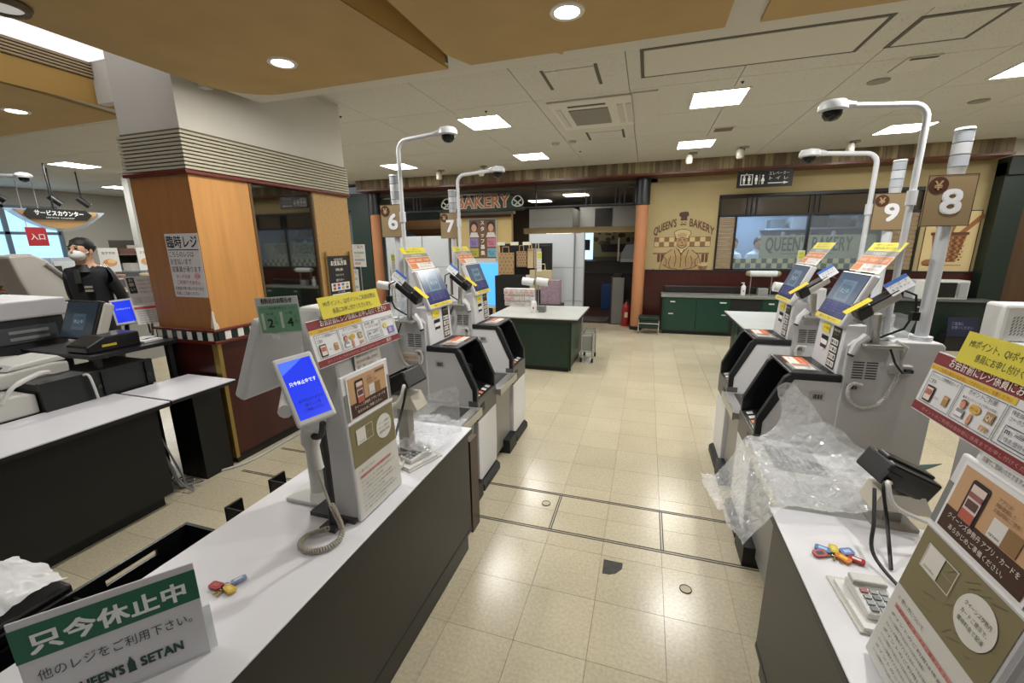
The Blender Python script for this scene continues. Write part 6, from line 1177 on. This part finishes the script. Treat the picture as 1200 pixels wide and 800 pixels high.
# ---- the clerk
def person(loc, rz, label):
    o = thing('person', label, 'person', loc, rz=rz)
    V = [(0, 0, .95), (0, .0, 1.14), (0, .005, 1.32), (0, .01, 1.44), (0, -.005, 1.535), (0, -.005, 1.60), (-.165, .01, 1.375), (-.225, .07, 1.12), (-.09, .16, .99), (-.02, .165, .96), (.165, .01, 1.375), (.225, .07, 1.12), (.09, .16, .99), (.02, .17, .93), (-.09, 0, .88), (-.10, 0, .48), (-.10, .02, .09), (-.10, -.13, .045), (.09, 0, .88), (.10, 0, .48), (.10, .02, .09), (.10, -.13, .045)]
    R_ = [(.135, .11), (.135, .105), (.15, .11), (.055, .055), (.075, .09), (.07, .085), (.062, .065), (.048, .048), (.034, .034), (.032, .024), (.062, .065), (.048, .048), (.034, .034), (.032, .024), (.095, .1), (.062, .065), (.045, .045), (.04, .035), (.095, .1), (.062, .065), (.045, .045), (.04, .035)]
    E = [(0, 1), (1, 2), (2, 3), (3, 4), (4, 5), (2, 6), (6, 7), (7, 8), (8, 9), (2, 10), (10, 11), (11, 12), (12, 13), (0, 14), (14, 15), (15, 16), (16, 17), (0, 18), (18, 19), (19, 20), (20, 21)]
    me = bpy.data.meshes.new('skeleton'); me.from_pydata(V, E, []); t = bpy.data.objects.new('skeleton', me); COL.objects.link(t)
    sk = t.modifiers.new('skin', 'SKIN'); 
    for d, r_ in zip(me.skin_vertices[0].data, R_): d.radius = r_
    me.skin_vertices[0].data[0].use_root = True
    ss = t.modifiers.new('sub', 'SUBSURF'); ss.levels = 2; ss.render_levels = 2
    bpy.context.view_layer.update(); dg = bpy.context.evaluated_depsgraph_get(); bm = bpy.data.meshes.new_from_object(t.evaluated_get(dg)); bpy.data.objects.remove(t)
    for m in (mat('#c79a7d', .5), mat('#14151a', .7), mat('#0c0c0d', .4)): bm.materials.append(m)
    for f in bm.polygons:
        z = f.center.z; f.material_index = 0 if z > 1.432 or (z < 1.0 and f.center.y > .14 and abs(f.center.x) < .1) else (2 if z < .1 else 1); f.use_smooth = True
    b = bpy.data.objects.new('body', bm); put(b, o, WM[o.name]); W = WM[o.name]
    def loc_(q): return [tuple(W @ Vector(v)) for v in q]
    def lb(mb, name, m, smooth=True): mb.v = loc_(mb.v); return mb.build(name, m, o, smooth=smooth)
    q = MB().ball((0, .016, 1.622), .096, 20, sc=(.95, 1.06, .80)); q.v = [tuple(Vector(v)+mnoise.noise_vector(Vector(v)*38)*.012+Vector((0, 0, .010 if v[2] > 1.66 else 0))) for v in q.v]; lb(q, 'hair', mat('#0f0d0d', .6, bump=.6, scale=60))
    q = MB(); q.ball((0, -.03, 1.585), .082, 12, sc=(.9, .85, 1.0)); lb(q, 'face', mat('#c79a7d', .5))
    q = MB(); q.ball((0, -.060, 1.545), .066, 12, sc=(1.02, .85, .90)); lb(q, 'face_mask', mat('#dfdfdd', .7))
    q = MB(); q.tube([(0, -.098, 1.60), (0, -.112, 1.575), (0, -.10, 1.562)], [.008, .013, .012], 8); lb(q, 'nose', mat('#c79a7d', .5))
    for s in (-1, 1):
        q = MB(); q.ball((s*.03, -.094, 1.603), .011, 8, sc=(1.3, .5, .7)); lb(q, 'eye', mat('#1d1614', .3)); q = MB(); q.ball((s*.082, .0, 1.57), .024, 8, sc=(.4, .8, 1.2)); lb(q, 'ear', mat('#c08f73', .5)); q = MB(); q.tube([(s*.05, -.075, 1.545), (s*.08, -.02, 1.575)], .003, 5); lb(q, 'mask_strap', mat('#dfdfdd', .6))
        q = MB(); q.tube([(s*.016, -.098, 1.622), (s*.045, -.09, 1.625)], .004, 5); lb(q, 'eyebrow', mat('#0f0d0d', .6))
    q = MB(); q.tube([(0, .01, 1.385), (0, .01, 1.43), (0, .006, 1.462)], [.105, .078, .066], 16); lb(q, 'collar', mat('#0e0f12', .6)); q = MB(); q.prism([(-.02, 1.28), (.02, 1.28), (.016, 1.41), (-.016, 1.41)], -.125, -.10, 'y'); lb(q, 'necktie', mat('#3b3b36', .6), False)
    for k in range(2): q = MB(); q.box(.05, -.128, 1.235-.035*k, .105, -.105, 1.255-.035*k); lb(q, 'name_badge', mat('#a9a596', .4), False)
    return o
person((-5.2, 2.70, 0), .42, 'standing person in a black shirt and white face mask behind the register, hands behind back')
# ---- far left of the shop
MB().box(-13.2, -3, 0, -13.0, 8.6, ZC).build('wall_left', mat('#a8a69e', .8), kind='structure'); MB().box(-13.2, 8.37, 0, -8.5, 8.5, ZC).build('wall_left_back', mat('#8a6a43', .7), kind='structure')
MB().box(-13.0, 8.30, 2.1, -8.6, 8.37, ZC).build('trim_9', mat('#aeb0b0', .7), kind='structure')
wl2 = MB(); 
for y in (3.9, 4.75, 5.55, 6.42): wl2.box(-13.0, y-.04, .9, -12.95, y+.04, 2.55)
for z in (.9, 1.95, 2.5): wl2.box(-13.0, 3.9, z-.03, -12.95, 6.42, z+.03)
wl2 = wl2.build('window_2', mat('#5b6a78', .4), kind='structure')
DAY = mat('#9fcdee', .5, emit=.75)
for y0, y1 in ((3.94, 4.71), (4.79, 5.51), (5.59, 6.38)):
    for z0, z1 in ((.93, 1.92), (1.98, 2.47)): MB().box(-12.995, y0, z0, -12.985, y1, z1).build('pane', DAY, wl2)
for k, y in enumerate((4.4, 5.1, 6.0)):
    o = thing('display_cabinet', ('pale cabinet under the window, left of three', 'pale cabinet under the window, middle of three', 'pale cabinet under the window, right of three')[k], 'cabinet', (-12.3, y, 0)); MB().box(-12.6, y-.33, 0, -12.0, y+.33, 1.42).build('body', mat('#b9c4cc', .5), o); MB().box(-11.99, y-.3, .9, -11.98, y+.3, 1.35).build('front_sheet', mat('#d3dadd', .5), o)
es = thing('entrance_sign', 'red hanging sign with two white entrance characters', 'sign', (-11.6, 5.38, 1.65)); w = frame((-11.6, 5.38, 1.85), (0, 1, 0), (0, 0, 1)); sh = sheet('board', w, .30, .36, .02, mat('#a3202a', .5), es); Print(.003).text('入口', 0, -.05, .13, '#e8dada', 1, w=.21, bold=.01).build(sh, w)
for y in (5.26, 5.50): MB().cyl((-11.61, y, 2.03), (-11.61, y, ZC), .006, n=6).build('hanger', M_STEEL, es)
ss_ = thing('service_counter_sign', 'black and wood hanging sign above the service counter', 'sign', (-9, 4.5, 1.95)); 
arcp = [( -.52, .075)]+[(.52*t, -.20+.275*t*t) for t in [-1+.1*i for i in range(1, 20)]]+[(.52, .075)]
w = frame((-9, 4.50, 2.12), (0, 1, 0), (0, 0, 1)); q = MB(); q.prism(arcp, -.02, 0, 'z', M=w); q.build('wood_board', mat('#b08c5c', .5), ss_)
q = MB(); q.prism([(x*1.2, y*1.15-.005) for x, y in arcp], -.03, -.022, 'z', M=w); q.build('clear_back', clear_mat('sign_acrylic', (.8, .85, .9), .6, .1), ss_)
q = MB(); q.prism([(-.42, .01), (-.36, -.06), (.34, -.06), (.42, .03), (.34, .10), (-.36, .10)], 0, .015, 'z', M=w); q.build('black_board', mat('#141414', .5), ss_); Print(.002).text('サービスカウンター', 0, .005, .085, '#e9e9e6', 9, w=.60, bold=.03).text('service counter', 0, -.045, .045, '#d9d9d6', 9, w=.36).build(ss_, w, 'lettering')
for y in (-.05,): MB().cyl((-9.01, 4.5+y, 2.2), (-9.01, 4.5+y, ZC), .012, n=6).build('hanger', M_BLACK, ss_)
for k, (y, l) in enumerate(((4.05, 'black track spotlight left of the service sign'), (4.72, 'black track spotlight right of the service sign hanger'), (5.10, 'black track spotlight farthest right behind the service sign'))):
    o = thing('track_spotlight', l, 'spotlight', (-9.5, y, ZC)); MB().cyl((-9.5, y, ZC), (-9.5, y, 2.45), .012, n=6).build('rod', M_BLACK, o); MB().cyl((-9.5, y-.05, 2.46), (-9.45, y+.07, 2.33), .05, n=12).build('lamp_head', M_BLACK, o, smooth=True)
# shelves and show cases behind the clerk
random.seed(31)
def goods_shelf(x, y0, y1, z1, label, tiers, cols):
    o = thing('goods_shelf', label, 'shelf', (x, (y0+y1)/2, 0)); MB().box(x-.5, y0, 0, x-.45, y1, z1).build('back_panel', mat('#3b3630', .6), o)
    for z in tiers: MB().box(x-.5, y0, z-.02, x, y1, z).build('shelf_board', mat('#6b655c', .5), o)
    for z in tiers:
        y = y0+.03
        while y < y1-.1:
            wd_ = random.uniform(.07, .15); h = random.uniform(.10, .22); c = random.choice(cols)
            if random.random() < .5: MB().box(x-.3, y, z, x-.08, y+wd_*.85, z+h).build('package', mat(c, .5), o)
            else: MB().lathe([(wd_*.38, 0), (wd_*.4, h*.7), (wd_*.18, h*.82), (wd_*.16, h)], (x-.2, y+wd_/2, z), 10).build('jar', mat(c, .4), o, smooth=True)
            y += wd_
    return o
goods_shelf(-8.9, 5.3, 7.2, 1.75, 'dark shelf of bottles and jars behind the person', (.5, .85, 1.2, 1.5), ('#4a4038', '#8a8378', '#b5aea2', '#2f3a34', '#6d4a3a', '#9aa5a8'))
goods_shelf(-8.2, 3.1, 4.2, 1.35, 'low shelf of white goods left of the person', (.4, .75, 1.05), ('#c9c6c0', '#a9b0b4', '#d6d2cc', '#8b8f92', '#b5433c'))
dcs = thing('deli_case', 'glass deli case with baskets of food right of the person', 'show case', (-7.2, 4.3, 0)); MB().box(-7.6, 3.6, 0, -6.9, 5.2, .78).build('base', mat('#8d8c88', .5), dcs); MB().box(-6.895, 3.6, .70, -6.885, 5.2, .86).build('red_skirt', mat('#7d1f2a', .6), dcs)
for z, d in ((.80, .0), (.98, .2), (1.16, .35)): MB().box(-7.6, 3.6, z, -6.95-d, 5.2, z+.015).build('shelf_board', mat('#b9b7b0', .4), dcs)
for k in range(14):
    z, d = ((.815, 0), (.995, .2), (1.175, .35))[k % 3]; y = 3.7+.11*k; MB().lathe([(.05, 0), (.07, .04), (.06, .05)], (-7.1-d, y, z), 10).build('food_basket', mat(random.choice(('#b58a4c', '#c9b48c', '#9a5a34', '#c9c2b5', '#7d6a3c')), .6), dcs, smooth=True)
MB().add([(-6.93, 3.6, .86), (-6.93, 5.2, .86), (-7.28, 5.2, 1.38), (-7.28, 3.6, 1.38)], [(0, 1, 2, 3)]).build('front_glass', GLASS, dcs)
for k, (y, z) in enumerate(((4.14, 1.44), (4.62, 1.44))):
    o = thing('food_poster', ('white food poster standing on the deli case, left of two', 'white food poster standing on the deli case, right of two')[k], 'poster', (-7.4, y, 1.2)); w = frame((-7.4, y, z), (0, 1, 0), (0, 0, 1)); sh = sheet('sheet', w, .24, .34, .006, mat('#d3d1cd', .5), o); p = Print(.002); p.ell(0, -.04, .085, .055, '#c98f5c', 1); p.ell(.02, -.02, .05, .03, '#e0c08a', 2); p.text('おすすめ', 0, .08, .05, '#5a3a2a', 1, w=.16); p.build(sh, w); MB().box(-7.42, y-.02, 1.175, -7.39, y+.02, 1.28).build('stem', M_STEEL, o)
gp = thing('green_plant', 'green plant at the left edge behind the terminal', 'plant', (-6.6, 2.75, 0)); random.seed(8)
for k in range(34):
    a = random.uniform(0, 6.28); l = random.uniform(.08, .22); z = random.uniform(1.0, 1.45); c = Vector((-6.6+random.uniform(-.12, .12), 2.6+random.uniform(-.1, .1), z)); d = Vector((math.cos(a)*l, math.sin(a)*l, random.uniform(.0, .12))); s_ = Vector((-d.y, d.x, 0)).normalized()*.03
    MB().add([c, c+d*.5+s_, c+d, c+d*.5-s_, c+d*.5+Vector((0, 0, .012))], [(0, 1, 4), (1, 2, 4), (2, 3, 4), (3, 0, 4)]).build('leaf', mat('#1d4a2a', .5), gp)
MB().lathe([(.12, 0), (.16, .4), (.14, .42), (.03, .45), (.025, 1.1)], (-6.6, 2.6, 0), 14).build('pot', mat('#4a463f', .6), gp, smooth=True)
pst = MB().box(-9.05, 5.5, 0, -8.9, 5.66, ZC).build('wall_post', mat('#b5b5b0', .7), kind='structure')
